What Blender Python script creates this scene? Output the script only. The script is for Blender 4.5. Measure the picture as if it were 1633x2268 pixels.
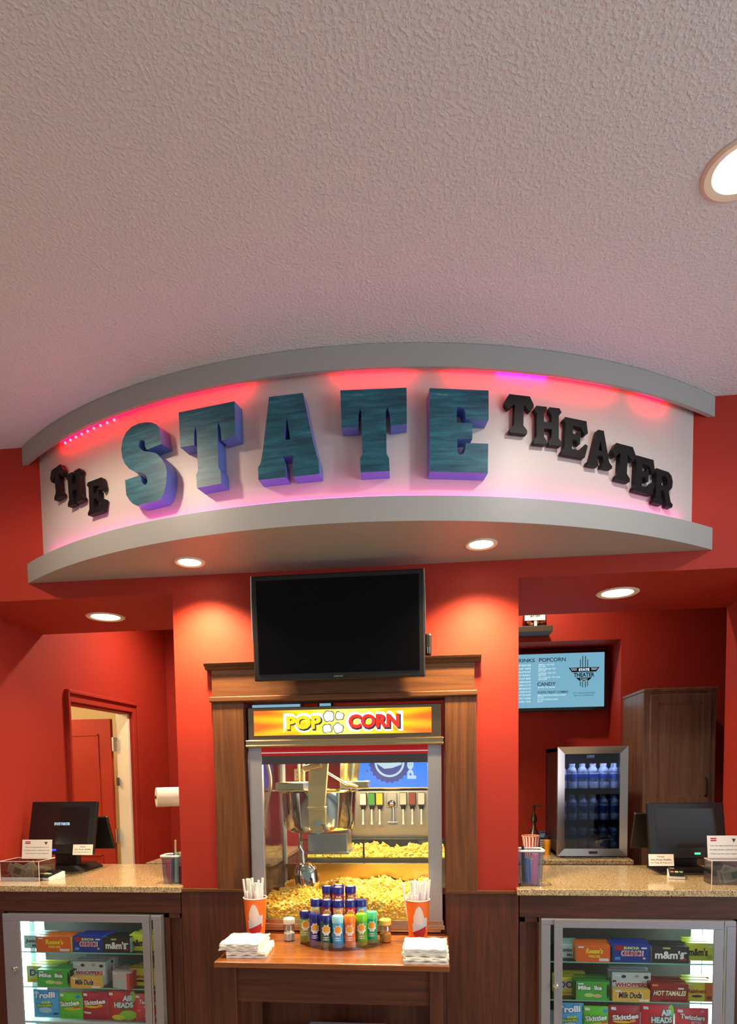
import bpy, math, random
import numpy as np
from mathutils import Vector, Matrix
from mathutils.geometry import tessellate_polygon
random.seed(7); rng = np.random.default_rng(7)
S = bpy.context.scene
for o in list(bpy.data.objects): bpy.data.objects.remove(o)
COL = S.collection
PI = math.pi
# ------------------------------------------------------------------ camera
FPX, CY = 1422.13, 1793.2
YAW, PITCH, ROLL = 0.1109, -0.0653, -0.0144
CAM = Vector((0.5014, -3.3351, 1.6757))
F_ = Vector((-math.sin(YAW)*math.cos(PITCH), math.cos(YAW)*math.cos(PITCH), math.sin(PITCH)))
r_ = Vector((math.cos(YAW), math.sin(YAW), 0)); u_ = r_.cross(F_)
R_ = r_*math.cos(ROLL) + u_*math.sin(ROLL); U_ = u_*math.cos(ROLL) - r_*math.sin(ROLL)
cam = bpy.data.objects.new('camera', bpy.data.cameras.new('camera')); COL.objects.link(cam)
cam.matrix_world = Matrix(((R_.x, U_.x, -F_.x, CAM.x), (R_.y, U_.y, -F_.y, CAM.y), (R_.z, U_.z, -F_.z, CAM.z), (0, 0, 0, 1)))
cam.data.sensor_fit = 'HORIZONTAL'; cam.data.sensor_width = 36; cam.data.lens = 36*FPX/1633
cam.data.shift_y = (CY-1134)/1633; cam.data.clip_start = .05
S.camera = cam
def at(px, py, Y):            # the point of the plane y=Y seen at a photo pixel -> (X, Z)
    d = F_ + (px-816.5)/FPX*R_ + (CY-py)/FPX*U_
    t = (Y-CAM.y)/d.y; h = CAM + d*t
    return h.x, h.z
def atz(px, py, Z):           # same on a level surface z=Z -> (X, Y)
    d = F_ + (px-816.5)/FPX*R_ + (CY-py)/FPX*U_
    t = (Z-CAM.z)/d.z; h = CAM + d*t
    return h.x, h.y
# ------------------------------------------------------------------ world, exposure, big lights
S.view_settings.view_transform = 'Standard'; S.view_settings.look = 'None'
S.view_settings.exposure = 0.0; S.view_settings.gamma = 1; S.view_settings.use_curve_mapping = False
W = bpy.data.worlds.new('world'); S.world = W; W.use_nodes = True
W.node_tree.nodes['Background'].inputs[0].default_value = (0.86, 0.93, 1, 1)
W.node_tree.nodes['Background'].inputs[1].default_value = 0.34
def area(name, loc, rot, sx, sy, power, col):
    l = bpy.data.lights.new(name, 'AREA'); l.shape = 'RECTANGLE'; l.size = sx; l.size_y = sy; l.energy = power; l.color = col
    o = bpy.data.objects.new(name, l); COL.objects.link(o); o.location = loc; o.rotation_euler = rot; return o
area('window_daylight', (5.1, -4.2, 1.7), (math.radians(104), 0, math.radians(90)), 3.6, 2.2, 175, (.82, .9, 1))
area('window_daylight', (-4.4, -4.2, 1.8), (math.radians(90), 0, math.radians(-90)), 2.2, 1.8, 30, (1, .86, .72))
# ------------------------------------------------------------------ helpers
def lin(c):
    return tuple(((v/255)/12.92 if v/255 <= .04045 else ((v/255+.055)/1.055)**2.4) for v in c) + (1,)
MC = {}
def mat(name, c, rough=.5, metal=0, emit=None, es=0, spec=.5, coat=0):
    if name in MC: return MC[name]
    m = bpy.data.materials.new(name); m.use_nodes = True; b = m.node_tree.nodes['Principled BSDF']
    b.inputs['Base Color'].default_value = lin(c); b.inputs['Roughness'].default_value = rough
    b.inputs['Metallic'].default_value = metal; b.inputs['Specular IOR Level'].default_value = spec
    b.inputs['Coat Weight'].default_value = coat; b.inputs['Coat Roughness'].default_value = .15
    if emit: b.inputs['Emission Color'].default_value = lin(emit); b.inputs['Emission Strength'].default_value = es
    m.diffuse_color = lin(c); MC[name] = m; return m
def nt(m): return m.node_tree.nodes, m.node_tree.links, m.node_tree.nodes['Principled BSDF']
def texmap(m, scale, rot=(0, 0, 0)):
    N, L, b = nt(m); tc = N.new('ShaderNodeTexCoord'); mp = N.new('ShaderNodeMapping')
    mp.inputs['Scale'].default_value = scale; mp.inputs['Rotation'].default_value = rot
    L.new(tc.outputs['Object'], mp.inputs['Vector']); return mp
def noise(m, mp, scale, detail=4, rough=.6, dist=0):
    N, L, b = nt(m); n = N.new('ShaderNodeTexNoise'); n.inputs['Scale'].default_value = scale
    n.inputs['Detail'].default_value = detail; n.inputs['Roughness'].default_value = rough; n.inputs['Distortion'].default_value = dist
    L.new(mp.outputs[0], n.inputs['Vector']); return n
def ramp(m, src, stops, const=False):
    N, L, b = nt(m); r = N.new('ShaderNodeValToRGB'); L.new(src, r.inputs[0]); e = r.color_ramp.elements
    if const: r.color_ramp.interpolation = 'CONSTANT'
    while len(e) < len(stops): e.new(.5)
    for i, (p, c) in enumerate(stops): e[i].position = p; e[i].color = lin(c)
    return r
def bump(m, src, strength, dist):
    N, L, b = nt(m); bp = N.new('ShaderNodeBump'); bp.inputs['Strength'].default_value = strength; bp.inputs['Distance'].default_value = dist
    L.new(src, bp.inputs['Height']); L.new(bp.outputs[0], b.inputs['Normal'])
def wood(name, a, c, d, axis='z', rough=.4, coat=.2, sc=1.0):
    if name in MC: return MC[name]
    m = mat(name, c, rough, coat=coat); N, L, b = nt(m)
    s = {'z': (18, 18, .9), 'x': (.9, 18, 18), 'y': (18, .9, 18)}[axis]
    mp = texmap(m, tuple(v*sc for v in s)); n = noise(m, mp, 1.6, 8, .68, .9)
    r = ramp(m, n.outputs[0], [(.25, a), (.5, c), (.75, d)]); L.new(r.outputs[0], b.inputs['Base Color'])
    bump(m, n.outputs[0], .15, .004); return m
def glassy(name, tint=(235, 245, 245), gloss=.08, rough=.02):
    if name in MC: return MC[name]
    m = bpy.data.materials.new(name); m.use_nodes = True; N = m.node_tree.nodes; L = m.node_tree.links; N.clear()
    o = N.new('ShaderNodeOutputMaterial'); mx = N.new('ShaderNodeMixShader'); t = N.new('ShaderNodeBsdfTransparent'); g = N.new('ShaderNodeBsdfGlossy')
    t.inputs[0].default_value = lin(tint); g.inputs['Roughness'].default_value = rough; mx.inputs[0].default_value = gloss
    L.new(t.outputs[0], mx.inputs[1]); L.new(g.outputs[0], mx.inputs[2]); L.new(mx.outputs[0], o.inputs[0]); MC[name] = m; return m
def glow(name, c, st):
    return mat(name, (20, 20, 20), .4, 0, c, st)
_dg = None; TC = {}
def textgeo(s, bold=0.0):
    k = (s, bold)
    if k in TC: return TC[k]
    c = bpy.data.curves.new('t', 'FONT'); c.body = s; c.offset = bold; c.resolution_u = 3; c.align_x = 'CENTER'; c.align_y = 'CENTER'
    o = bpy.data.objects.new('t', c); COL.objects.link(o); bpy.context.view_layer.update()
    me = bpy.data.meshes.new_from_object(o.evaluated_get(bpy.context.evaluated_depsgraph_get()))
    V = np.array([v.co[:2] for v in me.vertices]) if len(me.vertices) else np.zeros((1, 2)); Fs = [tuple(p.vertices) for p in me.polygons]
    lo, hi = V.min(0), V.max(0); V = (V-(lo+hi)/2)/np.maximum(hi-lo, 1e-6)
    asp = (hi[0]-lo[0])/max(hi[1]-lo[1], 1e-6)
    bpy.data.objects.remove(o); bpy.data.curves.remove(c); bpy.data.meshes.remove(me)
    TC[k] = (V, Fs, asp); return TC[k]
class MB:
    def __init__(s): s.V = []; s.F = []; s.I = []; s.SM = []; s.T = Matrix()
    def add(s, vs, fs, m=0, smooth=False):
        n = len(s.V); s.V += [tuple(s.T @ Vector(v)) for v in vs]
        for f in fs: s.F.append(tuple(i+n for i in f)); s.I.append(m); s.SM.append(smooth)
    def box(s, x0, x1, y0, y1, z0, z1, m=0):
        s.add([(x0, y0, z0), (x1, y0, z0), (x1, y1, z0), (x0, y1, z0), (x0, y0, z1), (x1, y0, z1), (x1, y1, z1), (x0, y1, z1)],
              [(0, 3, 2, 1), (4, 5, 6, 7), (0, 1, 5, 4), (1, 2, 6, 5), (2, 3, 7, 6), (3, 0, 4, 7)], m); return s
    def quad(s, a, b, c, d, m=0): s.add([a, b, c, d], [(0, 1, 2, 3)], m)
    def rect(s, x0, x1, z0, z1, y, m=0): s.quad((x0, y, z0), (x1, y, z0), (x1, y, z1), (x0, y, z1), m)
    def prism(s, pts, y0, y1, m=0, ms=None, holes=()):      # outline in x,z pushed from y0 (front) to y1
        ms = m if ms is None else ms
        loops = [list(pts)]+[list(h) for h in holes]; flat = [p for l in loops for p in l]
        tri = tessellate_polygon([[Vector((p[0], p[1], 0)) for p in l] for l in loops]); n = len(flat)
        def ori(t, up):
            a, b, c = [flat[i] for i in t]; cr = (b[0]-a[0])*(c[1]-a[1])-(b[1]-a[1])*(c[0]-a[0])
            return t if (cr > 0) == up else (t[0], t[2], t[1])
        s.add([(p[0], y0, p[1]) for p in flat]+[(p[0], y1, p[1]) for p in flat],
              [ori(t, True) for t in tri]+[tuple(i+n for i in ori(t, False)) for t in tri], m)
        for k, l in enumerate(loops):
            ar = sum(l[i][0]*l[(i+1) % len(l)][1]-l[(i+1) % len(l)][0]*l[i][1] for i in range(len(l)))
            if (ar < 0) != (k > 0): l = l[::-1]
            q = len(l); s.add([(p[0], y0, p[1]) for p in l]+[(p[0], y1, p[1]) for p in l], [((i+1) % q, i, q+i, q+(i+1) % q) for i in range(q)], ms)
    def lathe(s, prof, c=(0, 0, 0), n=24, m=0, smooth=True):
        vs = []; fs = []
        for (r, z) in prof:
            for i in range(n):
                a = 2*PI*i/n; vs.append((c[0]+r*math.cos(a), c[1]+r*math.sin(a), c[2]+z))
        for j in range(len(prof)-1):
            for i in range(n):
                k = (i+1) % n; fs.append((j*n+i, j*n+k, (j+1)*n+k, (j+1)*n+i))
        s.add(vs, fs, m, smooth)
        if prof[0][0] > 1e-5: s.add(vs[:n], [tuple(range(n))[::-1]], m)
        if prof[-1][0] > 1e-5: s.add(vs[-n:], [tuple(range(n))], m)
    def tube(s, path, r, n=8, m=0, r1=None):
        P = [Vector(p) for p in path]; vs = []; fs = []; q = len(P)
        for i, p in enumerate(P):
            d = (P[min(i+1, q-1)]-P[max(i-1, 0)]).normalized(); a = d.orthogonal().normalized() if i == 0 else (a-d*a.dot(d)).normalized(); b = d.cross(a)
            rr = r if r1 is None else r+(r1-r)*i/(q-1)
            for k in range(n):
                t = 2*PI*k/n; vs.append(p+a*(rr*math.cos(t))+b*(rr*math.sin(t)))
        for i in range(q-1):
            for k in range(n): fs.append((i*n+k, i*n+(k+1) % n, (i+1)*n+(k+1) % n, (i+1)*n+k))
        s.add(vs, fs, m, True); s.add(vs[:n], [tuple(range(n))[::-1]], m); s.add(vs[-n:], [tuple(range(n))], m)
    def ball(s, c, r, m=0, n=10, sz=1):
        pr = [(r*math.sin(PI*i/n), -r*sz*math.cos(PI*i/n)) for i in range(n+1)]; pr[0] = (1e-6, -r*sz); pr[-1] = (1e-6, r*sz)
        s.lathe(pr, c, n*2, m)
    def text(s, t, cx, cz, y, w, h, m=0, bold=.02, shear=0, rot=0, fit=True):
        V, Fs, asp = textgeo(t, bold)
        if not fit: w = min(w, asp*h)
        c, sn = math.cos(rot), math.sin(rot); out = []
        for a, b in V:
            x = a*w+shear*b*h; z = b*h; out.append((cx+x*c-z*sn, y, cz+x*sn+z*c))
        s.add(out, Fs, m)
    def build(s, name, mats, parent=None, bevel=0, seg=2, orig=None):
        if not isinstance(mats, (list, tuple)): mats = [mats]
        V = np.array(s.V, dtype=float)
        if parent is not None: off = np.array(parent.location); pp = parent.parent
        else:
            lo, hi = V.min(0), V.max(0); off = np.array([(lo[0]+hi[0])/2, (lo[1]+hi[1])/2, lo[2]]) if orig is None else np.array(orig)
        if parent is not None and parent.parent is not None: off = off+np.array(parent.parent.location)
        me = bpy.data.meshes.new(name); me.from_pydata((V-off).tolist(), [], s.F)
        for m in mats: me.materials.append(m)
        me.polygons.foreach_set('material_index', s.I); me.polygons.foreach_set('use_smooth', s.SM)
        if any(s.SM): me.set_sharp_from_angle(angle=math.radians(38))
        me.update(); o = bpy.data.objects.new(name, me); COL.objects.link(o)
        if parent is not None: o.parent = parent
        else: o.location = off
        if bevel: b = o.modifiers.new('bevel', 'BEVEL'); b.width = bevel; b.segments = seg; b.limit_method = 'ANGLE'
        return o
def B(*a, **k): return MB().box(*a, **k)
def tag(o, label, cat, group=None):
    o['label'] = label; o['category'] = cat
    if group: o['group'] = group
    return o
def thing(name, label, cat, loc=(0, 0, 0), group=None, rz=0):
    o = bpy.data.objects.new(name, None); COL.objects.link(o); o.location = loc; o.rotation_euler[2] = rz; o.empty_display_size = .05
    return tag(o, label, cat, group)
def struct(o): o['kind'] = 'structure'; return o
def sempty(name, loc=(0, 0, 0)):
    o = bpy.data.objects.new(name, None); COL.objects.link(o); o.location = loc; return struct(o)
def dup(o, loc=None, label=None, group=None, rz=None, parent=None):
    c = o.copy(); COL.objects.link(c)
    if parent is not None: c.parent = parent
    for ch in [x for x in bpy.data.objects if x.parent == o]: dup(ch, parent=c)
    if loc is not None: c.location = loc
    if rz is not None: c.rotation_euler[2] = rz
    if label: c['label'] = label
    if group: c['group'] = group
    return c
# ------------------------------------------------------------------ materials
RED = mat('red_paint', (163, 44, 28), .6, spec=.35); N, L, b = nt(RED); mp = texmap(RED, (1, 1, 1)); n = noise(RED, mp, 140, 3); bump(RED, n.outputs[0], .12, .002)
CEIL = mat('ceiling_texture', (214, 217, 218), .85); mp = texmap(CEIL, (1, 1, 1)); n = noise(CEIL, mp, 85, 3, .5, 0)
rr = ramp(CEIL, n.outputs[0], [(.45, (0, 0, 0)), (.7, (255, 255, 255))]); bump(CEIL, rr.outputs[0], .38, .0055)
CREAM = mat('cream_paint', (238, 222, 180), .7)
GREYP = mat('grey_paint', (160, 160, 156), .45)
WHITEP = mat('white_panel', (198, 188, 182), .4, spec=.35)
FLOOR = mat('floor_tile', (150, 140, 128), .5)
WD_V = wood('dark_wood_vertical', (50, 21, 9), (84, 38, 17), (108, 56, 28), 'z', .5, .05)
WD_H = wood('dark_wood_horizontal', (46, 19, 9), (80, 36, 17), (106, 54, 28), 'x', .5, .05)
CAS_V = wood('oak_casing_vertical', (58, 30, 10), (98, 56, 22), (126, 78, 34), 'z', .5, .05)
CAS_H = wood('oak_casing_horizontal', (58, 30, 10), (98, 56, 22), (126, 78, 34), 'x', .5, .05)
TAB = wood('table_top_wood', (112, 58, 22), (142, 82, 34), (168, 104, 48), 'x', .25, .5)
CAB_V = wood('cabinet_wood', (84, 60, 46), (116, 88, 70), (136, 108, 90), 'z')
QZ = mat('speckled_quartz', (214, 196, 160), .12, coat=.3); N, L, b = nt(QZ); mp = texmap(QZ, (1, 1, 1)); n = noise(QZ, mp, 170, 2, .5)
r1 = ramp(QZ, n.outputs[0], [(.32, (60, 48, 40)), (.40, (160, 136, 98)), (.55, (192, 170, 128)), (.7, (222, 206, 170))]); L.new(r1.outputs[0], b.inputs['Base Color'])
STEEL = mat('brushed_steel', (190, 186, 180), .28, 1); CHROME = mat('polished_steel', (225, 222, 215), .07, 1)
ALU = mat('grey_aluminium', (160, 160, 166), .42, .55); DSTEEL = mat('dark_steel', (95, 88, 82), .35, .8)
BRASS = mat('warm_steel', (205, 185, 140), .25, 1)
BLK = mat('black_plastic', (20, 20, 21), .35); BLKG = mat('black_gloss', (8, 8, 9), .08, coat=.3); DGREY = mat('dark_grey', (50, 50, 52), .5)
WHT = mat('white_plastic', (235, 235, 232), .4); PAPER = mat('white_paper', (240, 236, 226), .8); INK = mat('ink', (70, 64, 62), .8); REDI = mat('red_ink', (180, 30, 30), .7)
GL = glassy('clear_glass', (238, 246, 244), .07); ACR = glassy('clear_acrylic', (226, 226, 230), .16, .05); DGL = glassy('smoked_glass', (120, 124, 142), .06)
GEDGE = mat('glass_edge', (120, 190, 175), .2)
# ------------------------------------------------------------------ room shell
ZC, ZH, ZCE = 1.05, 2.61, 3.412
struct(B(-4.5, 5.2, -8, 3.2, -.05, 0).build('floor', FLOOR))
struct(B(-4.6, 5.2, -8, 3.2, ZCE, ZCE+.06).build('ceiling', CEIL))
b_ = MB(); b_.box(-4.5, 4.2, 0, .12, ZH, ZCE); b_.box(-.9, -.523, 0, .12, 0, ZH); b_.box(.53, .9, 0, .12, 0, ZH)
b_.box(-.523, .53, 0, .12, 2.032, ZH); b_.box(-.523, .53, 0, .12, 0, .80); b_.box(-4.5, -2.172, 0, .12, 0, ZH); b_.box(2.235, 4.2, 0, .12, 0, ZH)
struct(b_.build('wall_front', RED))
struct(B(-2.172, 2.3, .12, .83, ZH, ZH+.3).build('ceiling_header', RED))
b_ = MB(); b_.box(-2.29, -2.172, .12, 1.10, 0, ZCE); b_.box(-2.29, -2.172, 2.05, 2.85, 0, ZCE); b_.box(-2.29, -2.172, 1.10, 2.05, 2.185, ZCE)
struct(b_.build('wall_left', RED))
struct(B(2.235, 2.36, .12, .83, 0, ZCE).build('wall_right', RED))
struct(B(3.3, 3.4, .83, 2.2, 0, ZCE).build('wall_right_back', RED))
b_ = MB(); b_.box(-1.0, 3.3, 2.05, 2.15, 0, ZCE); b_.box(-2.17, -1.0, 2.80, 2.9, 0, ZCE); b_.box(-1.1, -1.0, 2.15, 2.8, 0, ZCE)
b_.box(1.855, 3.3, 1.7, 2.05, 0, ZCE); b_.box(-.95, 1.855, 1.7, 2.05, 2.605, ZCE)
struct(b_.build('wall_back', RED))
struct(B(-4.6, -4.5, -8, .1, 0, ZCE).build('wall_lobby_left', RED))
# side room behind the red door
b_ = MB(); b_.box(-4.3, -2.29, .3, 3.2, 2.75, 2.8, 0); b_.box(-4.3, -2.29, 3.1, 3.2, 0, 2.8, 0); b_.box(-4.35, -4.3, .3, 3.2, 0, 2.8, 0); b_.box(-4.3, -2.29, .3, .35, 0, 2.8)
struct(b_.build('wall_side_room', CREAM))
# ------------------------------------------------------------------ curved sign box
AX, AYC = 0.052, 2.287
def arc_slab(R, y_wall, z0, z1, n=64):
    m = MB(); a = math.acos((AYC-y_wall)/R); pts = [(AX+R*math.sin(t), AYC-R*math.cos(t)) for t in [-a+2*a*i/n for i in range(n+1)]]
    pts[0] = (pts[0][0], y_wall); pts[-1] = (pts[-1][0], y_wall); q = n+1
    m.add([(x, y, z0) for x, y in pts], [tuple(range(q))[::-1]]); m.add([(x, y, z1) for x, y in pts], [tuple(range(q))])
    m.add([(x, y, z0) for x, y in pts]+[(x, y, z1) for x, y in pts], [(i, i+1, q+i+1, q+i) for i in range(n)]+[(n, 0, q, 2*q-1)], 0, True)
    return m
struct(arc_slab(2.83, 0, 2.79, 3.395).build('wall_sign_panel', WHITEP))
def arc_fascia(R0, R1, y_wall, z0, z1, n=64):
    m = MB(); ps = []
    for R in (R1, R0):
        a = math.acos((AYC-y_wall)/R); q = [(AX+R*math.sin(t), AYC-R*math.cos(t)) for t in [-a+2*a*i/n for i in range(n+1)]]; ps += q
    k = n+1
    for z, up in ((z0, 0), (z1, 1)): m.add([(x, y, z) for x, y in ps], [(i, i+1, k+i+1, k+i) if up else (i, k+i, k+i+1, i+1) for i in range(n)])
    V = [(x, y, z) for z in (z0, z1) for x, y in ps]
    m.add(V, [(i, i+1, 2*k+i+1, 2*k+i) for i in range(n)]+[(k+i+1, k+i, 3*k+i, 3*k+i+1) for i in range(n)], 0, True)
    m.add(V, [(0, 2*k, 3*k, k), (n, k+n, 3*k+n, 2*k+n)]); return m
struct(arc_fascia(2.868, 2.888, 0, 3.318, ZCE-.002).build('trim_1', GREYP))
struct(arc_slab(2.868, 0, 3.395, ZCE).build('trim_3', GREYP))
struct(arc_slab(2.888, 0, 2.70, 2.803).build('trim_2', GREYP))
TEAL = mat('brushed_teal', (22, 84, 98), .42); N, L, b = nt(TEAL); mp = texmap(TEAL, (5, 5, 46)); n = noise(TEAL, mp, 1.1, 5, .6, .3)
r1 = ramp(TEAL, n.outputs[0], [(.3, (15, 58, 74)), (.5, (24, 86, 104)), (.66, (42, 112, 126)), (.78, (130, 176, 178))]); L.new(r1.outputs[0], b.inputs['Base Color'])
TEALS = mat('glow_tinted_side', (84, 112, 178), .4)  # letter sides lifted bluer and lighter, purple strip glow put into the colour
def on_arc(a, R, z, tz=0):
    return Matrix.Translation((AX+R*math.sin(a), AYC-R*math.cos(a), z)) @ Matrix.Rotation(a, 4, 'Z') @ Matrix.Rotation(tz, 4, 'Y')
Tg = [(-.135, .160), (.137, .160), (.137, .018), (.070, .010), (.066, .062), (.058, .088), (.051, .074), (.052, -.098), (.062, -.116), (.064, -.168), (-.056, -.170), (-.058, -.116), (-.048, -.096), (-.050, .070), (-.055, .088), (-.062, .066), (-.063, .012), (-.132, .012)]
Sg = [(.093, .137), (.076, .155), (.047, .169), (.014, .177), (-.024, .18), (-.063, .175), (-.098, .157), (-.12, .127), (-.13, .09), (-.126, .054), (-.113, .024), (-.088, -.004), (-.055, -.024), (-.019, -.035), (.003, -.047), (.015, -.065), (.016, -.082), (.006, -.093), (-.009, -.087), (-.018, -.072), (-.02, -.056), (-.027, -.045), (-.114, -.05), (-.11, -.117), (-.092, -.144), (-.072, -.163), (-.047, -.174), (.084, -.172), (.107, -.145), (.121, -.109), (.127, -.061), (.122, -.03), (.099, .005), (.07, .032), (.036, .045), (.001, .055), (-.022, .072), (-.029, .088), (-.023, .103), (-.005, .105), (.009, .094), (.009, .073), (.019, .057), (.104, .065)]
Ag = [(-.081, .168), (.065, .169), (.102, -.019), (.118, -.084), (.126, -.105), (.129, -.162), (.015, -.163), (.014, -.111), (.02, -.076), (-.028, -.076), (-.018, -.106), (-.015, -.163), (-.136, -.164), (-.137, -.114), (-.124, -.094), (-.114, -.047)]
Agh = [[(-.007, .084), (.007, -.012), (-.02, -.01)]]
Eg = [(-.122, .165), (.124, .163), (.124, .047), (.027, .047), (.026, .072), (.019, .09), (-.002, .095), (-.010, .09), (-.010, .032), (.056, .03), (.055, -.032), (-.008, -.034), (-.008, -.087), (.004, -.097), (.017, -.091), (.025, -.076), (.027, -.049), (.122, -.049), (.120, -.168), (-.122, -.166)]
for nm, ang, z, pts, holes, lab in [
    ('S', -.3013, 3.052, Sg, (), 'large teal block letter S, first of the big word, on curved white sign'),
    ('T', -.1862, 3.071, Tg, (), 'large teal block letter T between the big S and the big A'),
    ('A', -.0578, 3.060, Ag, Agh, 'large teal block letter A in the middle of the big word on the sign'),
    ('T', .0654, 3.065, Tg, (), 'large teal block letter T between the big A and the big E'),
    ('E', .1873, 3.058, Eg, (), 'large teal block letter E, last of the big word, beside the small black letters')]:
    m = MB(); m.T = on_arc(ang, 2.90, z); m.prism(pts, 0, .0695, 0, 1, holes)
    tag(m.build('sign_letter', [TEAL, TEALS]), lab, 'letter', 'big teal sign letters')
BLT = mat('black_letter', (14, 10, 12), .5, spec=.3)
g = {}
g['T'] = ([(-.5, .22), (-.5, .3), (-.36, .5), (.36, .5), (.5, .3), (.5, .22), (.38, .1), (.16, .26), (.16, -.28), (.3, -.4), (.3, -.5), (-.3, -.5), (-.3, -.4), (-.16, -.28), (-.16, .26), (-.38, .1)], ())
g['H'] = ([(-.5, .4), (-.42, .5), (-.04, .5), (-.04, .4), (-.14, .3), (-.14, .1), (.14, .1), (.14, .3), (.04, .4), (.04, .5), (.42, .5), (.5, .4), (.4, .3), (.4, -.3), (.5, -.4), (.5, -.5), (.04, -.5), (.04, -.4), (.14, -.3), (.14, -.08), (-.14, -.08), (-.14, -.3), (-.04, -.4), (-.04, -.5), (-.5, -.5), (-.5, -.4), (-.4, -.3), (-.4, .3)], ())
g['E'] = ([(-.48, .42), (-.42, .5), (.4, .5), (.48, .18), (.36, .1), (.2, .3), (-.1, .32), (-.1, .1), (.05, .1), (.1, .2), (.2, .2), (.2, -.16), (.1, -.16), (.05, -.06), (-.1, -.06), (-.1, -.32), (.18, -.32), (.4, -.12), (.5, -.16), (.4, -.5), (-.48, -.5), (-.48, -.42), (-.38, -.32), (-.38, .34)], ())
g['A'] = ([(-.12, .5), (.12, .5), (.38, -.34), (.5, -.42), (.5, -.5), (.06, -.5), (.06, -.42), (.14, -.34), (.1, -.2), (-.1, -.2), (-.14, -.34), (-.06, -.42), (-.06, -.5), (-.5, -.5), (-.5, -.42), (-.38, -.34)], [[(0, .22), (.07, -.06), (-.07, -.06)]])
g['R'] = ([(-.48, .42), (-.42, .5), (.2, .5), (.36, .42), (.44, .26), (.42, .08), (.26, -.06), (.38, -.34), (.5, -.4), (.46, -.5), (.2, -.5), (.0, -.08), (-.12, -.08), (-.12, -.32), (-.02, -.4), (-.02, -.5), (-.48, -.5), (-.48, -.42), (-.38, -.34), (-.38, .34)], [[(-.12, .34), (.08, .34), (.17, .26), (.17, .14), (.06, .06), (-.12, .06)]])
small = [('T', -.5388, 3.140, 'small black letter T at the left end of the sign', -.06), ('H', -.4850, 3.077, 'small black letter H between T and E left of the big S', -.04), ('E', -.4276, 2.996, 'small black letter E just left of the big teal S', 0),
    ('T', .2813, 3.157, 'small black letter T just right of the big teal E', .03), ('H', .3272, 3.121, 'small black letter H, second of the seven letters stepping down right', 0), ('E', .3729, 3.086, 'small black letter E, third of the seven letters stepping down right', .05), ('A', .4173, 3.056, 'small black letter A, middle of the seven letters stepping down right', .02), ('T', .4612, 3.012, 'small black letter T between A and E on the right slope', .05), ('E', .5028, 2.976, 'small black letter E next to the last R on the right slope', .04), ('R', .5449, 2.939, 'small black letter R at the right end of the sign', .05)]
for i, (ch, a, z, lab, tz) in enumerate(small):
    m = MB(); m.T = on_arc(a, 2.862, z, tz); P, Hh = g[ch]; sx, sz = .128, .155
    sc = lambda l: [(x*sx, y*sz) for x, y in l]
    m.prism(sc(P), 0, .024, 0, 0, [sc(h) for h in Hh]); m.box(-.008, .008, .024, .034, -.01, .01)
    tag(m.build('sign_letter', BLT, bevel=.003), lab, 'letter', 'small black letters left of the big word' if i < 3 else 'small black letters right of the big word')
# LED strips: short red runs under the upper ledge, one pink run on the lower ledge
def strip(name, a0, a1, R, z, h, w, m_led, m_bead, label, grp=None, beads=False, up=False):
    t = thing(name, label, 'light strip', (AX+R*math.sin((a0+a1)/2), AYC-R*math.cos((a0+a1)/2), z), grp); m = MB(); q = max(6, int((a1-a0)*60))
    pts = [(AX+r*math.sin(a0+(a1-a0)*i/q), AYC-r*math.cos(a0+(a1-a0)*i/q)) for r in (R-w/2, R+w/2) for i in range(q+1)]; k = q+1
    for zz in (z, z+h): m.add([(x, y, zz) for x, y in pts], [(i, i+1, k+i+1, k+i) if zz > z else (i, k+i, k+i+1, i+1) for i in range(q)])
    m.add([(x, y, zz) for zz in (z, z+h) for x, y in pts], [(i, 2*k+i, 2*k+i+1, i+1) for i in range(q)]+[(k+i, k+i+1, 3*k+i+1, 3*k+i) for i in range(q)])
    m.build('tape', m_led, t)
    if beads:
        for j in range(9):
            a = a0+.012+j*.017; bm = MB(); bm.ball((AX+R*math.sin(a), AYC-R*math.cos(a), z-.012), .006, 0, 6); bm.build('bead', m_bead, t)
    return t
LEDR = glow('red_led', (255, 0, 12), 85); LEDP = glow('pink_led', (255, 75, 185), 10); BEAD = glow('led_bead', (255, 120, 140), 3); LEDM = glow('magenta_led', (255, 0, 80), 70)
strip('led_strip', -.53, -.13, 2.843, 3.336, .008, .010, LEDR, BEAD, 'longest glowing red light strip under upper ledge at left, bulbs showing', 'red light strips', True)
strip('led_strip', .015, .115, 2.843, 3.336, .008, .010, LEDR, BEAD, 'short glowing red light strip under the ledge above the second big T', 'red light strips')
strip('led_strip', .18, .25, 2.843, 3.336, .008, .010, LEDR, BEAD, 'glowing red light strip under the ledge right above the big E', 'red light strips')
strip('led_strip', .25, .33, 2.843, 3.336, .008, .010, LEDM, BEAD, 'magenta light strip under the ledge above the small black T and H', 'red light strips')
strip('led_strip', .33, .44, 2.843, 3.336, .008, .010, LEDR, BEAD, 'glowing red light strip under the ledge above the small black A', 'red light strips')
strip('led_strip', .495, .55, 2.843, 3.336, .008, .010, LEDR, BEAD, 'shortest red light strip under the ledge near its right end', 'red light strips')
strip('led_strip', -.60, .60, 2.862, 2.803, .008, .018, LEDP, BEAD, 'long pink light strip lying on the lower ledge of the sign')
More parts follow.
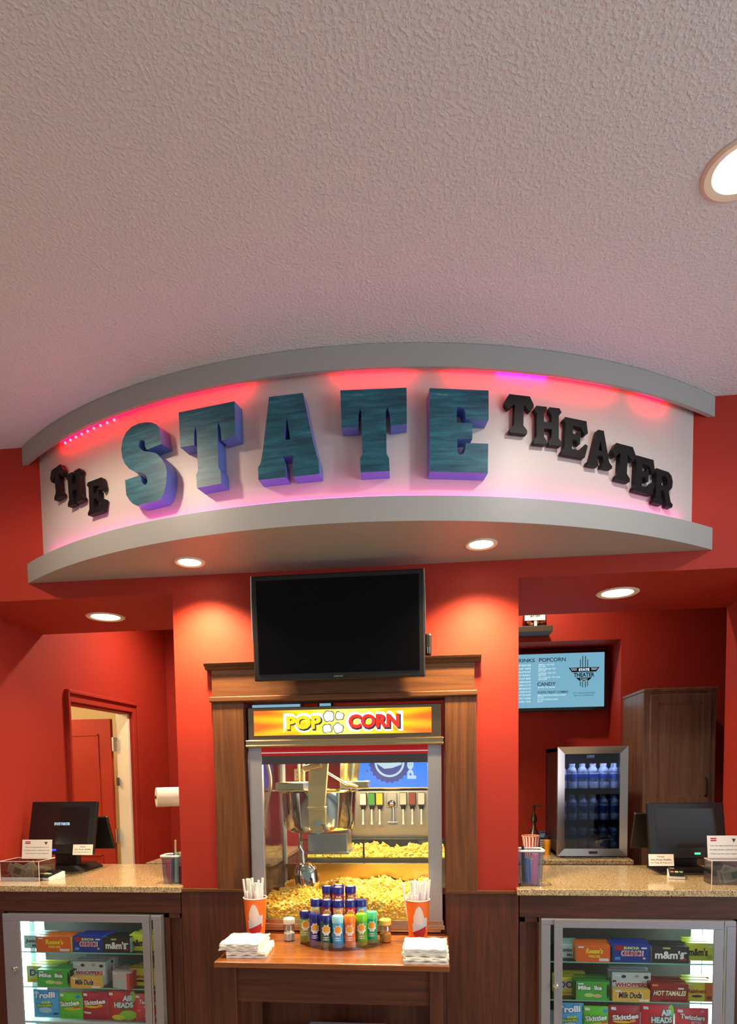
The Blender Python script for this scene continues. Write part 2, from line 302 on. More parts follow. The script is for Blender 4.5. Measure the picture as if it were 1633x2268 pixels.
# ------------------------------------------------------------------ recessed downlights
TRIM = mat('white_trim_ring', (222, 206, 186), .4); LENS = glow('lamp_lens', (255, 236, 196), 14)
def downlight(x, y, z, r, label, power, ang=105, col=(1, .78, .5), blend=.9, grp='recessed ceiling lights'):
    t = thing('recessed_downlight', label, 'ceiling light', (x, y, z), grp)
    m = MB(); m.lathe([(r*.72, 0), (r*.74, -.004), (r*.92, -.008), (r, -.003), (r, 0)], (x, y, z), 40); m.build('trim_ring', TRIM, t)
    m = MB(); m.lathe([(1e-5, -.006), (r*.5, -.005), (r*.73, -.002), (r*.73, 0)], (x, y, z), 40); m.build('lens', LENS, t)
    l = bpy.data.lights.new('lamp', 'SPOT'); l.energy = power; l.color = col; l.spot_size = math.radians(ang); l.spot_blend = blend; l.shadow_soft_size = r*.5
    o = bpy.data.objects.new('lamp', l); COL.objects.link(o); o.parent = t; o.location = (0, 0, -.025)
downlight(-.716, -.213, 2.70, .075, 'small lit round downlight under the left part of the sign ledge', 185, 125, (1, .70, .34))
downlight(.700, -.254, 2.70, .075, 'small lit round downlight under the right part of the sign ledge', 185, 125, (1, .70, .34))
downlight(-1.502, .423, ZH, .113, 'large lit round downlight in the red soffit of the left opening', 42, 130)
downlight(1.475, .372, ZH, .113, 'large lit round downlight in the red soffit of the right opening', 42, 130)
downlight(1.400, -1.225, ZCE, .113, 'large bright round downlight in the main ceiling, cut by the right edge', 42, 168, (1, .92, .84), .35)
downlight(-1.30, -1.225, ZCE, .113, 'bright round downlight in the main ceiling, left of the picture', 66, 168, (1, .80, .60), .35)
downlight(-1.45, 1.7, ZCE, .113, 'round downlight in the ceiling behind the left opening', 210, 150, (1, .82, .62))
downlight(1.1, 1.25, ZCE, .113, 'round downlight in the ceiling behind the right opening', 105, 150, (1, .82, .62))
downlight(-1.4, -3.6, ZCE, .113, 'round downlight in the lobby ceiling behind the camera at left', 34, 150, (1, .78, .55))
pl = bpy.data.lights.new('side_room_lamp', 'POINT'); pl.energy = 45; pl.color = (1, .8, .5); pl.shadow_soft_size = .15
o = bpy.data.objects.new('side_room_lamp', pl); COL.objects.link(o); o.location = (-3.2, 1.0, 2.5)

# ------------------------------------------------------------------ red door in the side wall
WALLX = -2.172
d = sempty('door_1', (WALLX, 1.58, 0))
m = MB()
for y0, y1, z0, z1 in ((1.054, 1.10, 0, 2.263), (2.05, 2.116, 0, 2.263), (1.10, 2.05, 2.185, 2.263)): m.box(WALLX, WALLX+.018, y0, y1, z0, z1)
m.box(WALLX, WALLX+.034, 1.048, 1.066, 0, 2.27); m.box(WALLX, WALLX+.034, 2.10, 2.122, 0, 2.27); m.box(WALLX, WALLX+.034, 1.05, 2.12, 2.245, 2.27)
m.box(-2.27, WALLX, 1.096, 1.10+.012, 0, 2.185); m.box(-2.27, WALLX, 1.10, 2.05, 2.172, 2.185)
m.build('casing', RED, d, .004)
JW = mat('white_jamb', (226, 220, 205), .5)
m = MB(); m.box(-2.30, -2.19, 2.02, 2.05, 0, 2.17); m.build('jamb', JW, d)
m = MB(); m.box(-3.08, -2.33, 1.98, 2.02, .01, 2.13)
for z0, z1 in ((.25, .95), (1.08, 2.0)):
    m.box(-2.97, -2.955, 1.972, 1.98, z0, z1); m.box(-2.455, -2.44, 1.972, 1.98, z0, z1); m.box(-2.97, -2.44, 1.972, 1.98, z0, z0+.015); m.box(-2.97, -2.44, 1.972, 1.98, z1-.015, z1)
leaf = m.build('door_leaf', RED, d, .003)
for z in (1.85, 1.05, .3):
    m = MB(); m.box(-2.325, -2.30, 1.985, 2.02, z, z+.12); m.tube([(-2.305, 1.985, z), (-2.305, 1.985, z+.12)], .008); m.build('hinge', STEEL, d)
m = MB(); m.box(-2.296, -2.286, 1.985, 2.019, 1.55, 1.62); m.build('latch_plate', DSTEEL, d)
# ------------------------------------------------------------------ window casing around the popcorn machine
w = sempty('window_1', (0, 0, .8))
MB().box(-.690, -.523, -.025, 0, 1.03, 2.03).build('side_board', CAS_V, w, .002)
MB().box(.530, .690, -.025, 0, 1.03, 2.03).build('side_board', CAS_V, w, .002)
MB().box(-.690, .680, -.025, 0, 2.06, 2.20).build('head_board', CAS_H, w, .002)
m = MB(); m.box(-.705, .695, -.038, 0, 2.03, 2.06); m.build('bead_moulding', CAS_H, w, .006)
m = MB(); m.prism([(0, 0), (-.028, 0), (-.034, .012), (-.05, .02), (-.055, .032), (0, .032)], 0, 1)
m.V = [(-.722+v[1]*1.435, v[0], 2.20+v[2]) for v in m.V]; m.F = [f[::-1] for f in m.F]
m.build('crown_moulding', CAS_H, w, .002)
MB().box(-.523, -.516, 0, .12, .80, 2.03).build('side_lining', WD_V, w); MB().box(.527, .533, 0, .12, .80, 2.03).build('side_lining', WD_V, w)
MB().box(-.523, .53, 0, .12, 2.026, 2.034).build('head_lining', WD_H, w)
# dark wood panelling under the rail
pn = sempty('wall_front_panelling', (0, 0, 0))
for x0, x1, z1 in ((-.9, -.523, 1.018), (-.523, .530, .80), (.530, .9, 1.018)):
    MB().box(x0+.001, x1-.001, -.016, 0, 0, z1).build('panel', WD_V, pn)
for x0, x1 in ((-.897, -.523), (.530, .886)): MB().box(x0, x1, -.026, 0, 1.018, 1.036).build('cap_rail', CAS_H, pn, .003)
# ------------------------------------------------------------------ counters
def counter_base(name, x0, x1, d0, d1, label, inner):   # d0,d1 = hole for the display case
    t = thing(name, label, 'counter', ((x0+x1)/2, .35, 0))
    MB().box(x0, x1, -.012, .02, .898, 1.014).build('top_rail', WD_H, t, .002)
    for a, b, pn_ in ((x0, d0, inner == 'l'), (d1, x1, inner == 'r')):
        if b-a < .01: continue
        m = MB()
        m.box(a, b, .012, .03, 0, 1.0); m.box(a, a+.03 if a != x0 or inner != 'x' else a, -.006, .012, 0, .898); m.box(b-.012, b, -.006, .012, 0, .898); m.box(a, b, -.006, .012, .87, .898)
        m.build('side_panel', WD_V, t, .002)
    MB().box(d0, d1, .0, .02, 0, .12).build('toe_panel', WD_H, t)
    MB().box(x0, x1, .70, .72, 0, 1.014).build('back_panel', WD_V, t)
    return t
counter_base('counter_base', -2.165, -.905, -1.935, -1.005, 'dark wood counter front housing the left candy display', 'l')
counter_base('counter_base', .905, 2.23, 1.005, 1.950, 'dark wood counter front housing the right candy display', 'r')
tag(MB().box(-2.168, -.893, -.045, .763, 1.016, 1.05).build('countertop', QZ, bevel=.004), 'speckled quartz worktop on the left counter', 'countertop')
tag(MB().box(.889, 2.232, -.045, .763, 1.016, 1.05).build('countertop', QZ, bevel=.004), 'speckled quartz worktop on the right counter', 'countertop')
t = thing('back_counter', 'rear counter along the back wall under the drinks fridge', 'counter', (1.3, 1.5, 0))
MB().box(.80, 1.757, .985, 1.70, 1.018, 1.05).build('worktop', QZ, t, .004); MB().box(.82, 1.74, 1.01, 1.70, 0, 1.018).build('cabinet_body', CAB_V, t)
t = thing('back_counter', 'small pale topped rear counter left of the paper towel roll corner', 'counter', (-1.2, 1.3, 0))
MB().box(-1.50, -.62, .83, 1.75, 1.018, 1.05).build('worktop', QZ, t, .004); MB().box(-1.48, -.64, .86, 1.75, 0, 1.018).build('cabinet_body', CAB_V, t)
# ------------------------------------------------------------------ television
t = thing('television', 'large switched off black television on the red wall above the popcorn window', 'television', (0, -.1, 2.13))
m = MB(); m.T = Matrix.Translation((.003, -.125, 2.378)) @ Matrix.Rotation(math.radians(3), 4, 'X')
T0 = m.T.copy(); m.box(-.432, .432, -.014, .03, -.257, .257); m.box(-.34, .34, .03, .06, -.18, .18); m.build('casing', BLK, t, .006)
m = MB(); m.T = T0; m.box(-.405, .405, -.0165, -.0135, -.225, .232); m.build('screen', mat('tv_screen', (7, 6, 8), .18, spec=.12), t)
m = MB(); m.T = T0; m.text('SAMSUNG', 0, -.243, -.0155, .045, .008, 0); m.build('badge', STEEL, t)
m = MB(); m.T = T0
m.tube([(.430, -.012, .257), (.4335, -.012, .15), (.434, -.012, -.05)], .003, 6); m.build('edge_trim', STEEL, t)
m = MB(); m.T = T0; m.tube([(-.430, -.012, .257), (-.4335, -.012, .15), (-.434, -.012, -.05)], .003, 6); m.build('edge_trim', STEEL, t)
m = MB(); m.box(-.15, .15, -.10, 0, 2.30, 2.44); m.box(-.2, -.16, -.07, 0, 2.25, 2.48); m.box(.16, .2, -.07, 0, 2.25, 2.48); m.build('wall_bracket', DGREY, t)
t = thing('wall_speaker', 'small black device fixed to the wall beside the television', 'speaker', (.46, -.03, 2.22))
m = MB(); m.box(.432, .466, -.05, 0, 2.235, 2.345); m.build('body', BLK, t, .01)
m = MB(); m.box(.444, .449, -.053, -.049, 2.245, 2.275); m.box(.454, .459, -.053, -.049, 2.245, 2.275); m.build('indicator', STEEL, t)
# ------------------------------------------------------------------ popcorn machine
PX0, PX1, PD = -.508, .512, .72
pm = thing('popcorn_machine', 'large steel and glass popcorn machine with lit yellow sign in the wall opening', 'popcorn machine', (0, .35, .80))
m = MB(); m.box(PX0+.01, PX1-.01, .01, PD, .803, .835); m.box(PX0-.012, PX1+.012, -.006, .01, .822, .845, 0); m.box(PX0-.004, PX1+.004, -.002, .012, .845, .87); m.build('base', STEEL, pm, .003)
m = MB(); m.box(PX0, PX1, .012, PD, .835, .862); m.build('deck', STEEL, pm)
for x0, x1 in ((PX0, PX0+.072), (PX1-.072, PX1)):
    m = MB(); m.box(x0, x1, 0, .03, .862, 1.79); m.build('corner_post', ALU, pm, .003)
for x0, x1 in ((PX0, PX0+.025), (PX1-.025, PX1)):
    m = MB(); m.box(x0, x1, PD-.03, PD, .862, 1.79); m.build('corner_post', ALU, pm, .003)
m = MB(); m.box(PX0-.012, PX1+.012, -.012, .02, 1.79, 1.83); m.box(PX0-.012, PX1+.012, -.018, -.008, 1.793, 1.803); m.box(PX0-.012, PX1+.012, -.018, -.008, 1.818, 1.828); m.build('brow_moulding', BRASS, pm, .004)
m = MB(); m.box(PX0, PX1, .0, PD, 1.79, 2.0); m.build('canopy', mat('reflection_tinted_steel', (150, 128, 104), .3, 1), pm, .004)  # reddish-brown reflection is put into the canopy's steel colour
m = MB(); m.box(PX0+.07, PX1-.07, .004, .02, 1.70, 1.79); m.build('valance', mat('shaded_mirror_steel', (120, 105, 98), .15, 1), pm)
REDT = mat('red_trim', (200, 20, 24), .3)
m = MB(); m.box(PX0+.07, PX1-.07, 0, .004, 1.745, 1.79); m.build('red_band', REDT, pm)
m = MB(); m.box(PX0+.07, PX1-.07, -.003, .0, 1.758, 1.763); m.build('trim_line', WHT, pm)
m = MB(); m.box(PX0+.07, PX1-.07, .012, .018, .866, 1.70); m.build('front_glass', glassy('front_pane', (244, 248, 246), .035), pm)
m = MB(); m.box(PX0+.004, PX0+.010, .03, PD-.03, .862, 1.79); m.build('side_glass', ACR, pm)
m = MB(); m.box(PX1-.010, PX1-.004, .03, PD-.03, .862, 1.79); m.build('side_glass', ACR, pm)
m = MB(); m.box(PX0+.025, PX1-.025, PD-.02, PD, .862, 1.04); m.box(PX0+.02, PX1-.02, PD-.04, PD+.01, 1.04, 1.065); m.build('rear_sill', BRASS, pm)
# lit sign
SG = glow('sign_glow', (255, 210, 40), 1.3); N, L, b = nt(SG); tc = N.new('ShaderNodeTexCoord'); mp = N.new('ShaderNodeMapping'); mp.vector_type = 'POINT'
L.new(tc.outputs['Object'], mp.inputs[0]); sx = N.new('ShaderNodeSeparateXYZ'); L.new(mp.outputs[0], sx.inputs[0])
def mth(op, a, b2=None):
    n_ = N.new('ShaderNodeMath'); n_.operation = op
    for i, v in enumerate((a, b2)):
        if v is None: continue
        if isinstance(v, (int, float)): n_.inputs[i].default_value = v
        else: L.new(v, n_.inputs[i])
    return n_.outputs[0]
SGX, SGZ = (PX0+PX1)/2, 1.917
dx = mth('SUBTRACT', sx.outputs[0], .002); dz = mth('SUBTRACT', sx.outputs[2], SGZ-.80)
an = mth('ARCTAN2', dz, dx); rs = mth('SINE', mth('MULTIPLY', an, 34)); rd = mth('ABSOLUTE', dx)
v = mth('ADD', mth('MULTIPLY', rd, 1.9), mth('MULTIPLY', mth('MULTIPLY', rs, rd), .5))
rp = ramp(SG, v, [(.05, (255, 245, 120)), (.35, (255, 220, 20)), (.62, (255, 176, 16)), (.95, (250, 110, 20))]); L.new(rp.outputs[0], b.inputs['Emission Color'])
SW = glow('sign_white', (225, 255, 240), 1.4); SY = glow('sign_yellow', (255, 214, 30), 1.3); SR = glow('sign_red', (235, 50, 40), 1.15); SB = mat('sign_shadow', (70, 70, 80), .5)
m = MB(); m.box(PX0+.035, PX1-.05, -.004, .0, 1.852, 1.982); sg = m.build('lit_sign', SG, pm)
xm = -.002
for tx, cx, wd, mm in (('POP', -.205+.0, .185, 1), ('CORN', .165, .265, 2)):
    m = MB(); m.text(tx, cx+.002, SGZ-.002, -.0045, wd+.035, .105, 0, .10); m.text(tx, cx+.006, SGZ-.006, -.0055, wd+.004, .078, 3, .05); m.text(tx, cx, SGZ, -.0065, wd, .072, mm, .05); m.build('sign_word', [SW, SY, SR, SB], pm)
def blob(m, cx, cz, r, y, mt, n=5, seed=0):
    rr_ = random.Random(seed)
    for k in range(n+1):
        a = 2*PI*k/n+rr_.random(); q = 0 if k == n else r*.55; rad = r*(.55 if k < n else .6)
        c = (cx+q*math.cos(a), cz+q*math.sin(a)); m.add([(c[0]+rad*math.cos(2*PI*i/12), y-.0001*k, c[1]+rad*math.sin(2*PI*i/12)) for i in range(12)], [tuple(range(12))], mt)
for i, (bx, bz, br) in enumerate([(-.078, .028, .026), (-.022, .03, .02), (-.088, -.036, .022), (-.03, -.034, .024)]):
    m = MB(); blob(m, xm+bx+.01, SGZ+bz, br+.004, -.0052, 3, 5, i); blob(m, xm+bx+.01, SGZ+bz, br, -.0062, 0, 5, i); m.build('popcorn_picture', [SW, SY, SR, SB], pm)
# kettle
KC = (-.195, .34)
kt = MB(); kt.lathe([(1e-5, 0), (.17, 0), (.195, .012), (.208, .04), (.218, .225), (.226, .232), (.222, .238), (.212, .236), (.20, .05), (.16, .02), (1e-5, .02)], (KC[0], KC[1], 1.315), 48)
kettle = kt.build('kettle', CHROME, pm)
m = MB(); m.box(-.40, -.24, KC[1]-.21, KC[1]+.05, 1.555, 1.60); m.box(-.42, -.22, KC[1]-.225, KC[1]-.2, 1.55, 1.562); m.build('kettle_lid', BRASS, pm, .008)
m = MB(); m.T = Matrix.Translation((-.165, .10, 1.47)); m.prism([(-.045, .0), (.045, .0), (.075, .32), (-.035, .32)], -.01, .03); m.box(-.052, .052, -.016, .04, -.02, .0); m.prism([(-.044, -.02), (.05, -.02), (.048, -.12), (.03, -.145), (-.025, -.145), (-.042, -.11)], -.01, .02); m.tube([(-.06, -.03, .205), (.035, -.03, .225)], .017, 14)
m.build('hanger_arm', mat('gold_reflection_steel', (206, 180, 128), .32, .55), pm, .006)  # gold tint stands in for reflections missing in the dim interior
m = MB(); m.tube([(-.15, .085, 1.38), (-.15, .06, 1.38)], .016, 12); m.tube([(-.15, .07, 1.38), (-.12, .065, 1.37), (-.115, .06, 1.345)], .008, 8); m.tube([(-.15, .09, 1.33), (-.15, .06, 1.33)], .010, 10); m.tube([(-.17, .09, 1.335), (-.17, .06, 1.335)], .008, 10)
m.build('crank_knob', CHROME, pm)
m = MB(); m.box(-.06, .10, .26, .40, 1.56, 1.60); m.tube([(-.02, .33, 1.58), (.0, .33, 1.79)], .05, 16, r1=.065); m.tube([(-.12, .12, 1.66), (-.02, .2, 1.59), (.04, .25, 1.57)], .007, 8); m.build('motor_drive', BRASS, pm, .004)
m = MB(); m.box(-.26, -.03, .30, .50, 1.19, 1.30); m.box(-.27, -.02, .29, .51, 1.18, 1.195)
for x, z in ((-.22, 1.275), (-.18, 1.235), (-.10, 1.25)): m.tube([(x, .298, z), (x, .293, z)], .009, 10)
m.build('heater_box', STEEL, pm, .003)
m = MB(); m.tube([(-.455+.02*math.sin(k*.35), .16, 1.72-.025*k) for k in range(16)], .009, 8); m.build('power_hose', mat('tan_hose', (170, 140, 110), .5), pm)
m = MB(); m.tube([(-.345, .5, .9), (-.345, .5, 1.79)], .012, 8); m.tube([(-.30, .42, 1.55), (-.30, .42, 1.79)], .01, 8); m.build('support_rod', BRASS, pm)
l = bpy.data.lights.new('warming_lamp', 'AREA'); l.shape = 'RECTANGLE'; l.size = .7; l.size_y = .3; l.energy = 72; l.color = (1, .80, .48)
o = bpy.data.objects.new('warming_lamp', l); COL.objects.link(o); o.location = (0, .36, 1.77)
# scoop
t = thing('popcorn_scoop', 'shiny steel popcorn scoop standing upright in the popcorn behind the glass', 'scoop', (-.24, .22, .98))
m = MB(); m.T = Matrix.Translation((-.245, .22, 1.01)) @ Matrix.Rotation(math.radians(-9), 4, 'Y')
n_ = 18; vs = []; fs = []
for j, (z, r) in enumerate([(-.06, .062), (0, .068), (.06, .07), (.10, .064), (.13, .045), (.145, .018)]):
    for i in range(n_+1):
        a = PI*1.06*i/n_-PI*1.03; vs.append((r*math.cos(a), r*.75*math.sin(a), z))
for j in range(5):
    for i in range(n_): k = n_+1; fs.append((j*k+i, j*k+i+1, (j+1)*k+i+1, (j+1)*k+i))
m.add(vs, fs, 0, True); o = m.build('bowl', CHROME, t); sm = o.modifiers.new('s', 'SOLIDIFY'); sm.thickness = .003
m = MB(); m.T = Matrix.Translation((-.245, .22, 1.01)) @ Matrix.Rotation(math.radians(-9), 4, 'Y'); m.tube([(0, -.02, .13), (0, -.02, .17), (.006, -.02, .20), (-.006, -.02, .23), (.004, -.02, .26)], .011, 10); m.build('handle', CHROME, t)
# popcorn
POP = mat('popcorn', (250, 208, 84), .7); N, L, b = nt(POP); mp = texmap(POP, (1, 1, 1)); n = noise(POP, mp, 60, 2)
rp = ramp(POP, n.outputs[0], [(.3, (242, 178, 36)), (.5, (254, 212, 84)), (.7, (255, 240, 180))]); L.new(rp.outputs[0], b.inputs['Base Color'])
b.inputs['Subsurface Weight'].default_value = 0
ph = (1+5**.5)/2; ICO = np.array([(-1, ph, 0), (1, ph, 0), (-1, -ph, 0), (1, -ph, 0), (0, -1, ph), (0, 1, ph), (0, -1, -ph), (0, 1, -ph), (ph, 0, -1), (ph, 0, 1), (-ph, 0, -1), (-ph, 0, 1)])/1.902
ICF = [(0, 11, 5), (0, 5, 1), (0, 1, 7), (0, 7, 10), (0, 10, 11), (1, 5, 9), (5, 11, 4), (11, 10, 2), (10, 7, 6), (7, 1, 8), (3, 9, 4), (3, 4, 2), (3, 2, 6), (3, 6, 8), (3, 8, 9), (4, 9, 5), (2, 4, 11), (6, 2, 10), (8, 6, 7), (9, 8, 1)]
def popcorn_pile(name, x0, x1, y0, y1, z0, hf, count, size, label):
    vs = []; fs = []
    def base(nx=30, ny=16):
        q = len(vs)
        for j in range(ny+1):
            for i in range(nx+1):
                x = x0+.008+(x1-x0-.016)*i/nx; y = y0+.008+(y1-y0-.016)*j/ny; vs.append((x, y, hf(x, y)-size*.5))
        for j in range(ny):
            for i in range(nx): a = q+j*(nx+1)+i; fs.append((a, a+1, a+nx+2, a+nx+1))
        q2 = len(vs)
        for i in range(nx+1): x = x0+.008+(x1-x0-.016)*i/nx; vs.append((x, y0+.008, z0))
        for i in range(nx): fs.append((q2+i, q2+i+1, q+i+1, q+i))
    base()
    nf = int(count*.3)
    for k in range(count):
        x = rng.uniform(x0+size, x1-size)
        if k < nf: y = y0+size*.6+rng.uniform(0, .006); z = rng.uniform(z0+size*.5, hf(x, y))
        else: y = y0+size+(y1-y0-2*size)*rng.uniform(0, 1)**1.2; z = hf(x, y)+rng.uniform(-.3, .45)*size
        c = np.array([x, y, z]); s_ = size*rng.uniform(.75, 1.15)
        for _ in range(5):
            d_ = rng.normal(size=3); d_ /= np.linalg.norm(d_); p = ICO*s_*rng.uniform(.28, .42)+c+d_*s_*.42
            p[:, 0] = np.clip(p[:, 0], x0, x1); p[:, 1] = np.clip(p[:, 1], y0, y1); p[:, 2] = np.maximum(p[:, 2], z0)
            q = len(vs); vs.extend(map(tuple, p)); fs.extend([(a+q, b_2+q, c_+q) for a, b_2, c_ in ICF])
    me = bpy.data.meshes.new(name); off = np.array([(x0+x1)/2, (y0+y1)/2, z0]); me.from_pydata((np.array(vs)-off).tolist(), [], fs); me.materials.append(POP)
    me.polygons.foreach_set('use_smooth', [True]*len(fs)); me.update(); o = bpy.data.objects.new(name, me); COL.objects.link(o); o.location = off
    o['kind'] = 'stuff'; return tag(o, label, 'popcorn')
hf1 = lambda x, y: .985+.012*math.sin(x*9+1)+.012*math.sin(x*23+y*7)+.010*math.sin(y*19+x*5)-.04*max(0, .12-y)/.12-.05*max(0, y-.3)-.03*max(0, (-.38-x)/.1)
popcorn_pile('popcorn_heap', PX0+.03, PX1-.03, .022, .66, .864, hf1, 2700, .0195, 'deep heap of yellow popcorn filling the bottom of the glass popcorn machine')
hf2 = lambda x, y: 1.165+.012*math.sin(x*14+2)+.01*math.sin(x*31)
# ------------------------------------------------------------------ warming bin and soda fountain behind the machine
t = thing('warming_bin', 'black and glass popcorn holding bin on the work surface behind the popcorn machine', 'food warmer', (.15, 1.2, .9))
m = MB(); m.box(-.45, .56, .98, 1.45, .90, 1.06); m.build('base', DSTEEL, t); m = MB(); m.box(-.45, .56, 1.43, 1.45, 1.06, 1.14); m.build('back_panel', BLK, t)
m = MB(); m.box(-.022, -.012, .985, 1.0, 1.06, 1.19); m.box(-.45, .56, .985, 1.0, 1.183, 1.19); m.build('frame', BLK, t); m = MB(); m.box(-.45, .56, .99, .994, 1.06, 1.183); m.build('glass', GL, t)
popcorn_pile('popcorn_heap', -.42, .54, 1.0, 1.40, 1.062, lambda x, y: 1.105+.012*math.sin(x*14+2)+.008*math.sin(x*31), 460, .0195, 'low heap of popcorn in the holding bin behind the machine')
sd = thing('soda_fountain', 'steel soda fountain with a lit blue sign behind the popcorn machine', 'drink dispenser', (.2, 1.7, .9))
m = MB(); m.box(-.175, .50, 1.60, 2.04, 1.10, 1.50); m.box(-.175, .50, 1.56, 1.60, 1.115, 1.50); m.box(-.16, .49, 1.60, 2.04, .9, 1.10); m.build('body', STEEL, sd, .004)
PB = glow('sign_blue', (0, 122, 255), 1.35); PD_ = glow('sign_dark_blue', (10, 60, 170), .9); PW = glow('sign_pale', (205, 235, 255), 1.0); PR = glow('sign_scarlet', (230, 50, 60), .9)
m = MB(); m.box(-.215, .505, 1.56, 1.90, 1.505, 2.02); m.build('sign_frame', STEEL, sd, .01)
m = MB(); m.box(-.20, .49, 1.552, 1.56, 1.525, 2.0); m.build('sign_face', PB, sd)
def disc(m, cx, cz, r, y, mt, a0=0, a1=2*PI, n=40, wob=0, chord=False):
    pts = [(cx+(r+wob*(1 if i % 2 else -1))*math.cos(a0+(a1-a0)*i/n), y, cz+(r+wob*(1 if i % 2 else -1))*math.sin(a0+(a1-a0)*i/n)) for i in range(n if a1-a0 > 6.2 else n+1)]
    m.add(pts, [tuple(range(len(pts)))], mt)
m = MB(); lx, lz = at(863, 1688, 1.551)
disc(m, lx, lz, .155, 1.5515, 1, wob=.007, n=48); disc(m, lx, lz, .114, 1.551, 2, n=48); disc(m, lx, lz, .098, 1.5505, 1, n=48)
disc(m, lx, lz, .098, 1.550, 3, .25, PI-.1, 30); m.add([(lx-.098, 1.5495, lz-.01), (lx-.04, 1.5495, lz-.05), (lx+.02, 1.5495, lz-.045), (lx+.092, 1.5495, lz-.02), (lx+.092, 1.5495, lz+.03), (lx+.02, 1.5495, lz-.005), (lx-.04, 1.5495, lz-.005), (lx-.088, 1.5495, lz+.04)], [tuple(range(8))], 2)
tx_, tz_ = at(910, 1725, 1.551); m.text('pepsi', tx_, tz_+.15, 1.5505, .30, .085, 2, .04, 0, PI/2); m.build('sign_logo', [PB, PD_, PW, PR], sd)
for x, z in ((-.19, 1.64), (-.05, 1.65)): m = MB(); m.ball((x, 1.55, z), .009); m.build('screw', STEEL, sd)
cols = [(225, 225, 225), (70, 150, 60), (222, 196, 40), None, (190, 196, 180), (140, 50, 40), (215, 205, 200)]
caps = ['cola', 'lime', 'lemon', '', 'mist', 'root', 'tea']
for i, px in enumerate((805.6, 824.6, 842, 868, 893.8, 913.7, 933.6)):
    x, z = at(px, 1766, 1.55)
    if cols[i] is None:
        m = MB(); m.box(x-.04, x+.04, 1.54, 1.56, 1.37, 1.48); m.tube([(x+.01, 1.53, 1.40), (x+.01, 1.53, 1.26)], .012, 8); m.tube([(x-.03, 1.52, 1.26), (x+.04, 1.52, 1.26)], .006, 6); m.ball((x, 1.53, 1.40), .03); m.build('ice_chute', STEEL, sd, .004); continue
    nz = MB(); nz.box(x-.026, x+.026, 1.50, 1.56, 1.385, 1.485); v_ = nz.build('valve', DGREY, sd, .004)
    m = MB(); m.box(x-.024, x+.024, 1.497, 1.50, 1.395, 1.482); m.build('flavour_card', mat('card_%d' % i, cols[i], .5), v_)
    m = MB(); m.tube([(x, 1.52, 1.385), (x, 1.52, 1.355)], .02, 10, r1=.014); m.build('nozzle', BLK, v_)
    m = MB(); m.tube([(x, 1.50, 1.36), (x, 1.495, 1.26)], .006, 6); m.tube([(x, 1.495, 1.26), (x, 1.495, 1.245)], .009, 6); m.build('lever', WHT, v_)
tag(MB().box(-.60, .79, .76, 2.04, .86, .90).build('work_surface', STEEL), 'steel work surface behind the popcorn machine', 'work surface')
t = thing('wall_outlet', 'pale power outlet on the rear wall seen above the kettle', 'power outlet', (at(661, 1716, 2.04)[0], 2.04, at(661, 1716, 2.04)[1]))
x, z = at(661, 1716, 2.04); MB().box(x-.035, x+.035, 2.036, 2.05, z-.05, z+.05).build('cover_plate', CREAM, t, .002); m = MB(); m.box(x-.01, x+.01, 2.033, 2.037, z+.01, z+.03); m.box(x-.01, x+.01, 2.033, 2.037, z-.03, z-.01); m.build('socket', INK, t)
x, z = at(732, 1885, 1.3)
m = MB(); m.lathe([(.026, 0)]+[(.026+.008*((i % 2)), .006+.011*i) for i in range(11)]+[(.034, .13)], (x, .85, .90), 20)
tag(m.build('cup_stack', WHT), 'short stack of pale cups behind the glass left of the dark divider', 'cups')
